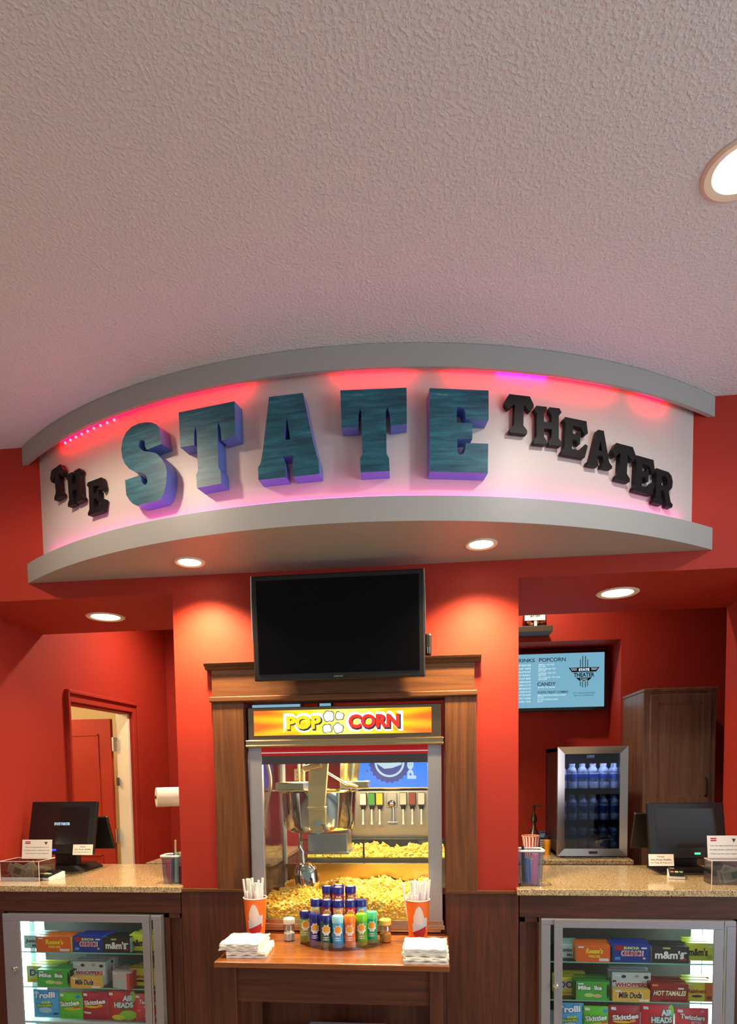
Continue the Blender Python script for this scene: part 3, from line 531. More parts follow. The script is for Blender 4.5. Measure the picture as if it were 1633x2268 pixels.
# menu screens on the rear wall
SCR = glow('menu_screen', (128, 188, 214), .85); SCT = glow('menu_text_white', (215, 240, 250), 1.0); SCD = mat('menu_text_dark', (40, 62, 84), .6, emit=(40, 66, 90), es=.6); SBK = mat('menu_black', (10, 12, 16), .5)
def menu(x0, x1, z0, z1, y, label, full):
    t = thing('menu_screen', label, 'screen', ((x0+x1)/2, y, z0), 'menu screens on the rear wall')
    MB().box(x0-.015, x1+.022, y, y+.05, z0-.028, z1+.015).build('frame', BLKG, t, .003); m = MB(); m.box(x0, x1, y-.002, y, z0, z1); m.build('display', SCR, t)
    MB().box((x0+x1)/2-.1, (x0+x1)/2+.1, y+.05, 2.05, z0+.1, z1-.1).build('wall_bracket', DGREY, t)
    if not full: return
    P = lambda px, py: at(px, py, y-.003)
    m = MB()
    def tx(s, px, py, pw, ph, mt, bold=.02):      # centre and size in photo pixels, turned into metres on the screen
        a = P(px-pw/2, py); b_3 = P(px+pw/2, py); c = P(px, py-ph/2); d_ = P(px, py+ph/2); m.text(s, (a[0]+b_3[0])/2, (c[1]+d_[1])/2, y-.003, b_3[0]-a[0], c[1]-d_[1], mt, bold)
    tx('DRINKS', 1162, 1463, 46, 8, 1); tx('POPCORN', 1224, 1461, 59, 8.5, 1); tx('CANDY', 1211, 1515, 41, 8, 1); tx('STATE TREAT COMBO', 1225, 1533, 68, 5, 1)
    for i, s_ in enumerate(['SMALL 44 OZ', '$5.00', 'MEDIUM 85 OZ', '$7.00', 'LARGE 130 OZ', '$8.00', 'XL LARGE 170 OZ', '$10.00']):
        wp = len(s_)*3.2; tx(s_, 1193+wp/2, 1472+i*4.7, wp, 3.2, 0)
    tx('$3.00 TO $5.00', 1211, 1522.5, 38, 3.4, 0)
    for i, s_ in enumerate(['SMALL POPCORN & DRINK & CANDY', '$10.00', 'BOTTLED WATER & CANDY', '$6.00']): wp = len(s_)*2.2; tx(s_, 1191+wp/2, 1539.5+i*4.8, wp, 3.2, 0)
    for i, s_ in enumerate(['PEPSI', 'DIET PEPSI', 'MOUNTAIN DEW', 'STARRY', 'ROOT BEER', 'LEMONADE', 'SMALL 22 OZ', 'MEDIUM 32 OZ', 'LARGE 44 OZ', 'BOTTLED WATER', 'HOT COFFEE', 'ICED TEA']):
        tx(s_, 1153+10, 1474+i*7.3, 26, 3.6, 0)
    tx('GIFT CARDS AVAILABLE', 1294, 1534.5, 50, 3, 1, 0); tx('ASK AN ATTENDANT', 1294, 1540, 46, 3, 1, 0)
    m.build('lettering', [SCT, SCD, SBK], t); m = MB()
    cx, cz = P(1294, 1492); k = (P(1304, 1492)[0]-P(1284, 1492)[0])/20
    def pl(pts, mt, dy): m.add([(cx+a*k, y-dy, cz+b_3*k) for a, b_3 in pts], [tuple(range(len(pts)))], mt)
    pl([(-34, 14), (34, 14), (27, 4), (-27, 4)], 2, .0035); pl([(-18, -9), (18, -9), (10, -16), (4, -14), (0, -17), (-4, -14), (-10, -16)], 2, .0035)
    for i, (xx, hh) in enumerate(((-8, 32), (-3, 40), (3, 40), (8, 32))): pl([(xx-.9, 14), (xx+.9, 14), (xx+.9, hh), (xx-.9, hh)], 1, .0032); pl([(xx-.9, -17), (xx+.9, -17), (xx+.9, -17-hh*.35), (xx-.9, -17-hh*.35)], 1, .0032)
    pl([(-30, 12), (-16, 12), (-16, 11), (-29, 11)], 0, .004); pl([(-28, 9), (-16, 9), (-16, 8), (-27, 8)], 0, .004); pl([(16, 12), (30, 12), (29, 11), (16, 11)], 0, .004); pl([(16, 9), (28, 9), (27, 8), (16, 8)], 0, .004)
    m.text('STATE', cx, cz+9*k, y-.004, 24*k, 6*k, 0, .06); m.text('THEATER', cx, cz-2.5*k, y-.004, 46*k, 10*k, 2, .03); m.text('Logan', cx, cz-12*k, y-.004, 16*k, 4*k, 0, 0)
    m.build('emblem', [SCT, SCD, SBK], t)
xa, za = at(1338, 1445, 1.95); xb, zb = at(1335, 1565, 1.95)
menu(.89, xa, zb, za, 1.93, 'lit pale blue menu screen in the dark red recess behind the right opening', True)
xa2, _ = at(665, 1560, 1.93)
menu(xa2-.74, xa2, zb+.03, za, 1.93, 'lit blue screen glimpsed just above the left half of the popcorn machine', False)
xa3, _ = at(733, 1560, 1.93); xa4, _ = at(708, 1560, 1.93)
menu(xa4, xa3, zb+.03, zb+.20, 1.93, 'tiny lit blue screen glimpsed above the middle of the popcorn machine', False)
# ------------------------------------------------------------------ condiment table
ZT = .80
t = thing('side_table', 'dark wood side table with a warm brown top under the popcorn machine', 'table', (0, -.3, 0))
MB().box(-.533, .540, -.545, -.030, ZT-.028, ZT).build('table_top', [TAB], t, .006, 3)
MB().box(-.455, .470, -.500, -.480, .60, ZT-.028).build('front_apron', WD_H, t, .002)
MB().box(-.455, .470, -.075, -.055, .64, ZT-.028).build('rear_apron', WD_H, t, .002)
for x0 in (-.490, .465):
    MB().box(x0+.012, x0+.028, -.48, -.08, .62, ZT-.028).build('side_apron', WD_V, t, .002)
for x0, x1, y0, y1 in ((-.500, -.440, -.515, -.455), (.450, .510, -.515, -.455), (-.500, -.440, -.10, -.04), (.450, .510, -.10, -.04)): MB().box(x0, x1, y0, y1, 0, ZT-.028).build('leg', WD_V, t, .004)
t = thing('storage_bin', 'white lidded plastic bin on the floor under the side table, only its top showing', 'bin', (.02, -.25, 0))
zb_ = at(763, 2263, -.105)[1]; MB().box(-.17, .21, -.44, -.12, 0, zb_-.03).build('body', WHT, t, .02); MB().box(-.185, .225, -.455, -.105, zb_-.03, zb_).build('lid', mat('pale_blue_plastic', (205, 215, 232), .4), t, .01)
# straw cups
ORG = mat('orange_cup', (238, 112, 36), .4); PALE = mat('cup_pale_print', (222, 205, 198), .5); GRYP = mat('cup_grey_print', (200, 200, 210), .5); STRAW = mat('straw_paper', (242, 242, 240), .6)
def conepatch(m, c, r0, r1, h, a0, a1, z0f, z1f, mt, n=10, off=.0008):
    pts = []
    for i in range(n+1):
        a = a0+(a1-a0)*i/n; z = z0f(i/n); r = r0+(r1-r0)*z/h+off; pts.append((c[0]+r*math.cos(a), c[1]+r*math.sin(a), c[2]+z))
    for i in range(n+1):
        a = a0+(a1-a0)*i/n; z = z1f(i/n); r = r0+(r1-r0)*z/h+off; pts.append((c[0]+r*math.cos(a), c[1]+r*math.sin(a), c[2]+z))
    m.add(pts, [(i, i+1, n+2+i, n+1+i) for i in range(n)], mt)
def straw_cup(x, y, side, lab):
    t = thing('paper_cup', lab, 'cup', (x, y, ZT), 'orange straw cups'); h = .215; r0, r1 = .044, .060
    m = MB(); m.lathe([(r0-.004, .004), (r0, 0), (r1, h)], (x, y, ZT), 40, 0); m.F = [f for f in m.F if len(f) < 20]; m.I = [0]*len(m.F); m.SM = [True]*len(m.F)
    c = (x, y, ZT)
    conepatch(m, c, r0, r1, h, -PI*.62, -PI*.30, lambda u: .06+.02*u, lambda u: .10+.09*math.sin(PI*(.12+.76*u)), 1)
    conepatch(m, c, r0, r1, h, -PI*.66, -PI*.34, lambda u: .055, lambda u: .105-.01*u, 2, 10, .0014); conepatch(m, c, r0, r1, h, -PI*.36, -PI*.18, lambda u: .07, lambda u: .13, 2, 8, .0012)
    conepatch(m, c, r0, r1, h, -PI*.66, -PI*.22, lambda u: .055-.035*math.sin(PI*u), lambda u: .058+.03*u, 3, 12, .002)
    conepatch(m, c, r0, r1, h, -PI*.60, -PI*.25, lambda u: .002, lambda u: .020+.01*math.sin(9*u), 1, 12, .0012)
    m.build('cup_body', [ORG, PALE, GRYP, REDI], t)
    m = MB(); m.tube([(x+r1*math.cos(a), y+r1*math.sin(a), ZT+h) for a in [2*PI*i/40 for i in range(41)]], .0028, 8); m.build('rim', WHT, t)
    m = MB(); m.lathe([(1e-5, 0), (r0-.003, 0)], (x, y, ZT+.012), 24); m.build('cup_floor', WHT, t)
    rd = random.Random(side); k = 0
    for i in range(38):
        tall = i < 12; a = rd.uniform(0, 2*PI); rr_ = r1*.78*math.sqrt(rd.random()); bx, by = x+rr_*.6*math.cos(a), y+rr_*.6*math.sin(a)
        ex = x+rr_*math.cos(a)*1.0; ey = y+rr_*math.sin(a)*.9; L = rd.uniform(.285, .318) if tall else rd.uniform(.235, .252)
        if tall:
            u = i/11; ex = x+(-.058+.10*u)*1.0+(0 if side == 1 else .018); bx = x+(ex-x)*.5; ey = y+rd.uniform(-.02, .03); by = y+(ey-y)*.5
            if side == 2 and i == 0: ex = x-.075; bx = x-.03; L = .30
        nm_ = 'left' if side == 1 else 'right'
        b0 = Vector((bx, by, ZT+.014)); b1 = Vector((ex, ey, ZT+L)); m = MB(); w_ = .0062 if tall else .0055
        m.tube([b0, b0.lerp(b1, .5), b1], w_, 8); 
        if tall: lab2 = 'tall white wrapped straw standing high out of the %s orange cup' % nm_
        else: lab2 = 'short white wrapped straw packed low in the %s orange cup' % nm_
        tag(m.build('straw', STRAW, orig=tuple(b0)), lab2, 'straw', ('tall' if tall else 'short')+' straws in the %s cup' % nm_)
straw_cup(-.452, -.135, 1, 'orange paper cup of straws at the left end of the side table'); straw_cup(.388, -.150, 2, 'orange paper cup of straws at the right end of the side table')
# acrylic riser and seasoning shakers
t = thing('acrylic_riser', 'clear stepped acrylic rack holding the seasoning shakers', 'display rack', (0, -.2, ZT))
def fan(x0, x1, yb, dep, z0, z1, n=20):
    m = MB(); cx = (x0+x1)/2; pts = [(x1, yb), (x0, yb)]+[(x0+(x1-x0)*i/n, yb-dep*math.sin(PI*(.12+.76*i/n))) for i in range(n+1)]; q = len(pts)
    m.add([(a, b_, z0) for a, b_ in pts]+[(a, b_, z1) for a, b_ in pts], [tuple(range(q))[::-1], tuple(range(q, 2*q))]+[(i, (i+1) % q, q+(i+1) % q, q+i) for i in range(q)]); return m
fan(-.20, .215, -.15, .20, ZT, ZT+.008).build('base_tray', ACR, t)
m = MB(); n = 24; P0 = [(-.20+.415*i/n, -.15-.20*math.sin(PI*(.12+.76*i/n))) for i in range(n+1)]
m.add([(a, b_, ZT+.008) for a, b_ in P0]+[(a, b_, ZT+.040) for a, b_ in P0], [(i, i+1, n+2+i, n+1+i) for i in range(n)], 0, True); m.build('front_lip', ACR, t)
fan(-.14, .15, -.10, .135, ZT+.008, ZT+.060).build('middle_step', ACR, t); fan(-.085, .095, -.06, .10, ZT+.060, ZT+.115).build('upper_step', ACR, t)
NAVY = (28, 34, 120)
def shaker(x, y, z, lid, body, lower, lab, cap2=False):
    t = thing('seasoning_shaker', lab, 'shaker', (x, y, z), 'popcorn seasoning shakers'); h = .155; r = .0275
    bm_ = mat('shk_%02x%02x%02x' % body, body, .35); lm_ = mat('shk_%02x%02x%02x' % lower, lower, .35); ld = mat('shk_%02x%02x%02x' % lid, lid, .3)
    m = MB(); m.lathe([(r-.002, 0), (r, .003), (r*.97, h*.5), (r, h-.036), (r-.001, h-.034)], (x, y, z), 28, 0)
    a = math.atan2(CAM.y-y, CAM.x-x); c = (x, y, z); K = [0, 0]
    def pt(uc, vc, ru, rv, mt, off, n=14, wob=0):
        P = []
        for i in range(n):
            q = 2*PI*i/n; w_ = 1+wob*(1 if i % 2 else -1); aa = a+(uc+ru*w_*math.cos(q))/r; P.append((x+(r+off)*math.cos(aa), y+(r+off)*math.sin(aa), z+vc+rv*w_*math.sin(q)))
        m.add([(x+(r+off)*math.cos(a+uc/r), y+(r+off)*math.sin(a+uc/r), z+vc)]+P, [(0, 1+i, 1+(i+1) % n) for i in range(n)], mt)
    conepatch(m, c, r, r, h, a-1.35, a+1.35, lambda u: .004, lambda u: .058+.008*math.sin(5*u), 1, 14, .0005)
    pt(0, .086, .021, .026, 2, .001, 16, .12); pt(.001, .092, .013, .016, 3, .0016)
    for k, (w_, vv) in enumerate(((.030, .050), (.034, .040))): pt(-.002, vv, w_/2, .0032, 2, .0012, 10)
    m.build('bottle', [bm_, lm_, WHT, mat('label_gold', (240, 170, 40), .4)], t)
    m = MB(); m.lathe([(r+.001, h-.034), (r+.0015, h-.006), (r-.002, h)], (x, y, z), 28, 0)
    m.build('lid', ld, t)
    if cap2: m = MB(); m.lathe([(1e-5, .0008), (r*.62, .0008), (r*.62, 0)], (x, y, z+h), 20); m.build('lid_sticker', mat('lid_pink', (225, 175, 170), .4), t)
front = [(677, NAVY, (120, 150, 60), (150, 170, 80), 'navy lidded olive green shaker at the left end of the front row', 1), (698, NAVY, (30, 40, 130), (36, 44, 140), 'all navy blue shaker, second from left in the front row', 0), (723, NAVY, (24, 80, 50), (30, 95, 70), 'navy lidded dark green shaker left of the light blue one', 1),
         (749, (150, 220, 232), (60, 170, 225), (50, 165, 225), 'light blue shaker in the middle of the front row', 0), (775, (246, 130, 30), (238, 120, 50), (232, 130, 84), 'orange shaker in the front row', 0), (801, (110, 205, 40), (90, 175, 50), (120, 180, 60), 'lime green shaker in the front row', 0), (824, (80, 205, 150), (20, 170, 130), (30, 180, 140), 'teal green shaker at the right end of the front row', 0)]
ys = [-.205, -.262, -.292, -.300, -.290, -.255, -.205]
for (px, ld, bd, lw, lab, c2), y in zip(front, ys): x, _ = at(px, 2065, y); shaker(x, y, ZT+.008, ld, bd, lw, lab, c2)
for px, bd, lab, y in [(701, (200, 200, 150), 'navy lidded shaker at the left end of the middle row', -.165), (725, (150, 40, 40), 'navy lidded red shaker, second from left in the middle row', -.18), (750, (205, 140, 110), 'navy lidded tan shaker in the centre of the middle row', -.19), (777, (190, 30, 60), 'navy lidded crimson shaker right of centre in the middle row', -.18), (800, (110, 160, 225), 'navy lidded pale blue shaker at the right end of the middle row', -.165)]:
    x, _ = at(px, 2020, y); shaker(x, y, ZT+.060, NAVY, bd, bd, lab, px != 800)
for px, bd, lab, y in [(726, (140, 70, 50), 'navy lidded brown shaker at the left of the top row', -.10), (750, (140, 40, 80), 'navy lidded plum shaker in the middle of the top row', -.125), (777, (150, 90, 60), 'navy lidded bronze shaker at the right of the top row', -.10)]:
    x, _ = at(px, 1995, y); shaker(x, y, ZT+.115, NAVY, bd, bd, lab, True)
x, _ = at(750.5, 1985, -.07); shaker(x, -.064, ZT+.115, NAVY, (110, 60, 60), (110, 60, 60), 'rearmost navy lidded shaker, highest behind the top row', True)
for px, fill, lidc, fh, lab in ((641, (238, 236, 228), (240, 236, 222), .045, 'glass jar of white salt with a cream lid left of the shakers'), (854, (240, 165, 20), (250, 214, 90), .048, 'glass jar of orange seasoning with a yellow lid right of the shakers')):
    x, y = atz(px, 2082, ZT); y = -.165
    x = at(px, 2070, y)[0]
    t = thing('condiment_jar', lab, 'jar', (x, y, ZT), 'glass condiment jars')
    m = MB(); m.lathe([(.024, 0), (.029, .004), (.029, .078), (.024, .09)], (x, y, ZT), 24); m.build('glass_body', ACR, t)
    m = MB(); m.lathe([(.025, .003), (.0275, .006), (.0275, fh-.006), (.018, fh), (1e-5, fh+.003)], (x, y, ZT), 24); m.build('contents', mat('jar_fill_%d' % px, fill, .8), t)
    m = MB(); m.lathe([(.0285, .088), (.0295, .09), (.0295, .112), (.026, .116)], (x, y, ZT), 24); m.build('lid', mat('jar_lid_%d' % px, lidc, .4), t)
# napkins
NAP = mat('napkin', (244, 238, 222), .85)
def napkin(cx, cy, z, w, d, th, rot, seed, lab, grp):
    rd = random.Random(seed); nx, ny = 14, 12; ph_ = rd.uniform(0, 6); m = MB(); vs = []
    for top in (0, 1):
        for j in range(ny+1):
            for i in range(nx+1):
                u, v_ = i/nx-.5, j/ny-.5; wz = .0022*math.sin(u*17+ph_)*(.4+abs(v_))+.0012*math.sin(v_*13+ph_)
                e = .003*math.sin(u*21+ph_*2) if j in (0, ny) else 0
                vs.append((u*w+.002*math.sin(v_*19+ph_), v_*d+e, th*top+(wz+.0034 if (top or seed > 0) else max(0, 0))))
    q = (nx+1)*(ny+1); fs = []
    for j in range(ny):
        for i in range(nx): a = j*(nx+1)+i; fs.append((a, a+nx+1, a+nx+2, a+1)); fs.append((q+a, q+a+1, q+a+nx+2, q+a+nx+1))
    for i in range(nx): fs.append((i, i+1, q+i+1, q+i)); a = ny*(nx+1)+i; fs.append((a+1, a, q+a, q+a+1))
    for j in range(ny): a = j*(nx+1); fs.append((a+nx+1, a, q+a, q+a+nx+1)); a += nx; fs.append((a, a+nx+1, q+a+nx+1, q+a))
    m.T = Matrix.Translation((cx, cy, z)) @ Matrix.Rotation(rot, 4, 'Z'); m.add(vs, fs, 0, True); tag(m.build('napkin', NAP, orig=(cx, cy, z)), lab, 'napkin', grp)
ords = ['bottom', 'second from bottom', 'third from bottom', 'middle', 'fifth from bottom', 'sixth from bottom', 'top']
for sd_, cx, cy, rot, nm_ in ((0, -.432, -.385, -.02, 'left'), (1, .425, -.415, 0.0, 'right')):
    rd = random.Random(sd_+3)
    for k in range(7):
        napkin(cx+(.028 if (k < 3 and sd_ == 0) else 0)+rd.uniform(-.004, .004)+(.014-.002*k if sd_ else 0), cy+rd.uniform(-.004, .004)-(0.012 if (sd_ and k < 3) else 0), ZT+.0005+k*.0092, .185 if not sd_ else .195, .20, .0075, rot+rd.uniform(-.03, .03)+(.09 if (k < 3 and sd_ == 0) else 0), k, 'white folded napkin, %s of the %s stack on the side table' % (ords[k], nm_), 'napkins in the %s stack' % nm_)
# ------------------------------------------------------------------ candy displays
def rowbox(m, x, z, w, h, y, d, mt): m.box(x-w/2, x+w/2, y, y+d, z, z+h, mt)
ICE = glow('cool_tube', (205, 255, 248), 12); STAR = mat('gold_star', (190, 150, 90), .6); INB = mat('display_back', (60, 44, 36), .6); INS = mat('display_inside', (205, 215, 212), .35)
def display(x0, x1, gx0, gx1, zt, zg1, lit, lab, side):
    zb, zg0 = .16, .262; t = thing('candy_display', lab, 'display case', ((x0+x1)/2, .2, zb)); yf = -.048
    m = MB(); m.box(x0, x1, yf, .012, zg1+.012, zt); m.box(x0, x1, yf, .012, zb, zg0-.012)
    hx = .045; m.box(x0, x0+hx, yf, .012, zg0-.012, zg1+.012); m.box(x1-hx, x1, yf, .012, zg0-.012, zg1+.012); m.build('outer_frame', ALU, t, .003)
    dz = zg1+.03
    def frame(fx0, fx1, fz0, fz1): 
        m = MB(); m.box(fx0, fx1, yf-.012, yf, zg1, fz1); m.box(fx0, fx1, yf-.012, yf, fz0, zg0); m.box(fx0, gx0, yf-.012, yf, zg0, zg1); m.box(gx1, fx1, yf-.012, yf, zg0, zg1); return m
    dx0, dx1 = (x0+.006, x1-.062) if side == 'l' else (x0+.062, x1-.062)
    door = frame(dx0, dx1, zg0-.03, dz+.012).build('door', ALU, t, .002)
    m = MB(); m.box(gx0, gx1, yf-.006, yf-.002, zg0, zg1); m.build('pane', glassy('display_pane', (246, 250, 249), .03), door)
    kx = gx0-.035; kz = .585 if side == 'l' else .560; m = MB(); m.lathe([(.013, 0), (.015, .004), (.012, .014), (.006, .016)], (0, 0, 0), 18); m.V = [(kx+v[0], yf-.012-v[2], kz+v[1]) for v in m.V]; m.F = [f[::-1] for f in m.F]; m.build('lock_knob', CHROME, door)
    hx_ = dx1+.004; m = MB(); m.box(hx_, hx_+.008, yf-.008, yf, zg0-.03, dz+.012); m.build('hinge', STEEL, t)
    ix0, ix1 = (x0-.13, x1) if side == 'l' else (x0, x1+.13)
    m = MB(); m.box(ix0+.01, ix1-.01, .42, .43, zb, zt-.01); m.build('back_wall', INB, t)
    if side == 'r':
        for i in range(22):
            sx_ = random.Random(i).uniform(gx0, gx1); sz_ = random.Random(i+50).choice((.60, .63, .66, .80, .83)); r = random.Random(i+9).uniform(.008, .02); P = [(sx_+(r if k % 2 == 0 else r*.4)*math.cos(PI/2+k*PI/5+i), sz_+(r if k % 2 == 0 else r*.4)*math.sin(PI/2+k*PI/5+i)) for k in range(10)]
            m = MB(); m.prism(P, .418, .42); m.build('printed_star', STAR, t)
    m = MB(); m.box(ix0+.01, ix0+.02, .035, .42, zb, zt-.01); m.build('side_wall', INS, t); m = MB(); m.box(ix1-.02, ix1-.01, .035, .42, zb, zt-.01); m.build('side_wall', INS, t)
    m = MB(); m.box(ix0+.02, ix1-.02, .035, .42, zt-.025, zt-.01); m.build('top_wall', DGREY, t); m = MB(); m.box(ix0+.02, ix1-.02, .035, .42, zb, zg0-.012); m.build('floor_panel', WHT, t)
    for (lx0, ly) in ([(at(46, 2100, .17)[0], .17), (at(79, 2100, .25)[0], .25)] if side == 'l' else [(at(1560, 2100, .17)[0], .17), (at(1534, 2100, .25)[0], .25)]):
        m = MB(); m.box(lx0, lx0+.048, ly, ly+.02, zg0, zt-.03); m.build('light_tube', ICE, t)
    m = MB(); m.box(gx0+.02, gx1-.02, .014, .026, zt-.036, zt-.028); m.build('light_tube', ICE, t)
    for z in (.655, .452):
        m = MB(); m.box(ix0+.03, ix1-.03, .04, .40, z-.006, z); m.box(ix0+.03, ix1-.03, .036, .04, z-.006, z, 1); m.build('glass_shelf', [ACR, GEDGE], t)
display(-1.927, -1.008, -1.821, -1.109, .890, .853, 0, 'grey framed candy display case with bright left side set in the left counter', 'l')
display(1.010, 1.946, 1.113, 1.838, .897, .856, 0, 'grey framed candy display case with bright right side set in the right counter', 'r')
def cm(c): return mat('pack_%02x%02x%02x' % tuple(c), c, .38)
STK = mat('price_sticker', (225, 232, 238), .5)
def candy_box(px0, px1, zs, y, h, body, words, lab, cat='candy box', extra=None, edge=None, rows=2, rowlab='', dpt=.034, rot=0, sticker=(-.36, .38)):
    X0, X1 = at(px0, 2100, y)[0], at(px1, 2100, y)[0]; cx, w = (X0+X1)/2, X1-X0
    pal = [cm(body), cm(edge or body), STK]; m = MB(); m.T = Matrix.Translation((cx, y, zs+.0008)) @ Matrix.Rotation(rot, 4, 'Z')
    m.box(-w/2, w/2, 0, dpt, 0, h, 0); m.box(-w/2-.0006, -w/2, .002, dpt, .001, h-.001, 1); m.box(w/2, w/2+.0006, .002, dpt, .001, h-.001, 1)
    for wd in words:
        tx, c, ux, uz, uw, uh = wd[:6]; sh = wd[6] if len(wd) > 6 else 0; oc = wd[7] if len(wd) > 7 else None
        if oc: pal.append(cm(oc)); m.text(tx, ux*w, h*uz, -.0006, uw*w*1.05+.004, uh*h+.006, len(pal)-1, .09, sh)
        pal.append(cm(c)); m.text(tx, ux*w, h*uz, -.0012, uw*w, uh*h, len(pal)-1, .04, sh)
    for e in (extra or []):
        k, c, ux, uz, uw, uh = e; pal.append(cm(c))
        if k == 'r': m.rect((ux-uw/2)*w, (ux+uw/2)*w, (uz-uh/2)*h, (uz+uh/2)*h, -.0003, len(pal)-1)
        elif k == 'o': m.add([(ux*w+uw*w/2*math.cos(2*PI*i/16), -.0004, uz*h+uh*h/2*math.sin(2*PI*i/16)) for i in range(16)], [tuple(range(16))], len(pal)-1)
        elif k == 't': m.add([((ux-uw/2)*w, -.0003, (uz-uh/2)*h), ((ux+uw/2)*w, -.0003, (uz-uh/2)*h), ((ux+uw/2)*w, -.0003, (uz+uh/2)*h)], [(0, 1, 2)], len(pal)-1)
    if sticker: m.rect(sticker[0]*w-.014, sticker[0]*w+.014, h*.5+sticker[1]*h-.004, h*.5+sticker[1]*h+.004, -.0015, 2)
    o = m.build('candy_box', pal, orig=(cx, y, zs)); tag(o, lab, cat)
    for k in range(rows):
        q = dup(o, (cx+.006*(k+1)*(1 if k % 2 else -1), y+(dpt+.012)*(k+1), zs), rowlab % ('second' if k == 0 else 'third'))
    return o
def bag(px0, px1, y, zs, h, body, words, lab, extra=None, top=None):
    X0, X1 = at(px0, 2230, y)[0], at(px1, 2230, y)[0]; cx, w = (X0+X1)/2, X1-X0; pal = [cm(body)]; m = MB(); nx, nz = 10, 12
    f = lambda u, v_: .018*max(0, 1-abs(2*u)**3)*math.sin(PI*min(1, max(0, v_*1.0)))**.6
    m.T = Matrix.Translation((cx, y, zs+.001))
    for sgn in (-1, 1):
        vs = [((i/nx-.5)*w, sgn*(f(i/nx-.5, j/nz)+.0006), h*j/nz) for j in range(nz+1) for i in range(nx+1)]
        m.add(vs, [((j*(nx+1)+i, j*(nx+1)+i+1, (j+1)*(nx+1)+i+1, (j+1)*(nx+1)+i) if sgn < 0 else (j*(nx+1)+i, (j+1)*(nx+1)+i, (j+1)*(nx+1)+i+1, j*(nx+1)+i+1)) for j in range(nz) for i in range(nx)], 0, True)
    def sy(vs_, off): return [(a, -(f(a/w, c/h)+.0006)-off, c) for a, b_, c in vs_]
    for e in (extra or []):
        k, c, ux, uz, uw, uh = e; pal.append(cm(c)); n = 14
        if k == 'r':
            vs = [((ux-uw/2+uw*i/6)*w, 0, (uz-uh/2+uh*j/3)*h) for j in range(4) for i in range(7)]; m.add(sy(vs, .0008), [(j*7+i, j*7+i+1, (j+1)*7+i+1, (j+1)*7+i) for j in range(3) for i in range(6)], len(pal)-1)
        else:
            vs = [(ux*w, 0, uz*h)]+[(ux*w+q*uw*w/2*math.cos(2*PI*i/n), 0, uz*h+q*uh*h/2*math.sin(2*PI*i/n)) for q in (.5, 1) for i in range(n)]
            m.add(sy(vs, .001), [(0, 1+i, 1+(i+1) % n) for i in range(n)]+[(1+i, 1+n+i, 1+n+(i+1) % n, 1+(i+1) % n) for i in range(n)], len(pal)-1)
    for wd in words:
        tx, c, ux, uz, uw, uh = wd[:6]; rt = wd[6] if len(wd) > 6 else 0; oc = wd[7] if len(wd) > 7 else None
        for kk, (cc, bo, of, ex) in enumerate(((oc, .1, .0016, .006), (c, .04, .0026, 0))):
            if cc is None: continue
            pal.append(cm(cc)); V, Fs, asp = textgeo(tx, bo); co, si = math.cos(rt), math.sin(rt); vs = []
            for a, b_ in V: xx = a*(uw*w+ex); zz = b_*(uh*h+ex); vs.append((min(max(ux*w+xx*co-zz*si, -w*.49), w*.49), 0, uz*h+xx*si+zz*co))
            m.add(sy(vs, of), Fs, len(pal)-1)
    m.add(sy([(-.36*w-.012+.024*i, 0, h*.86+.014*j) for j in (0, 1) for i in (0, 1)], .003), [(0, 1, 3, 2)], len(pal)); pal.append(STK)
    return tag(m.build('candy_bag', pal, orig=(cx, y, zs)), lab, 'candy bag')
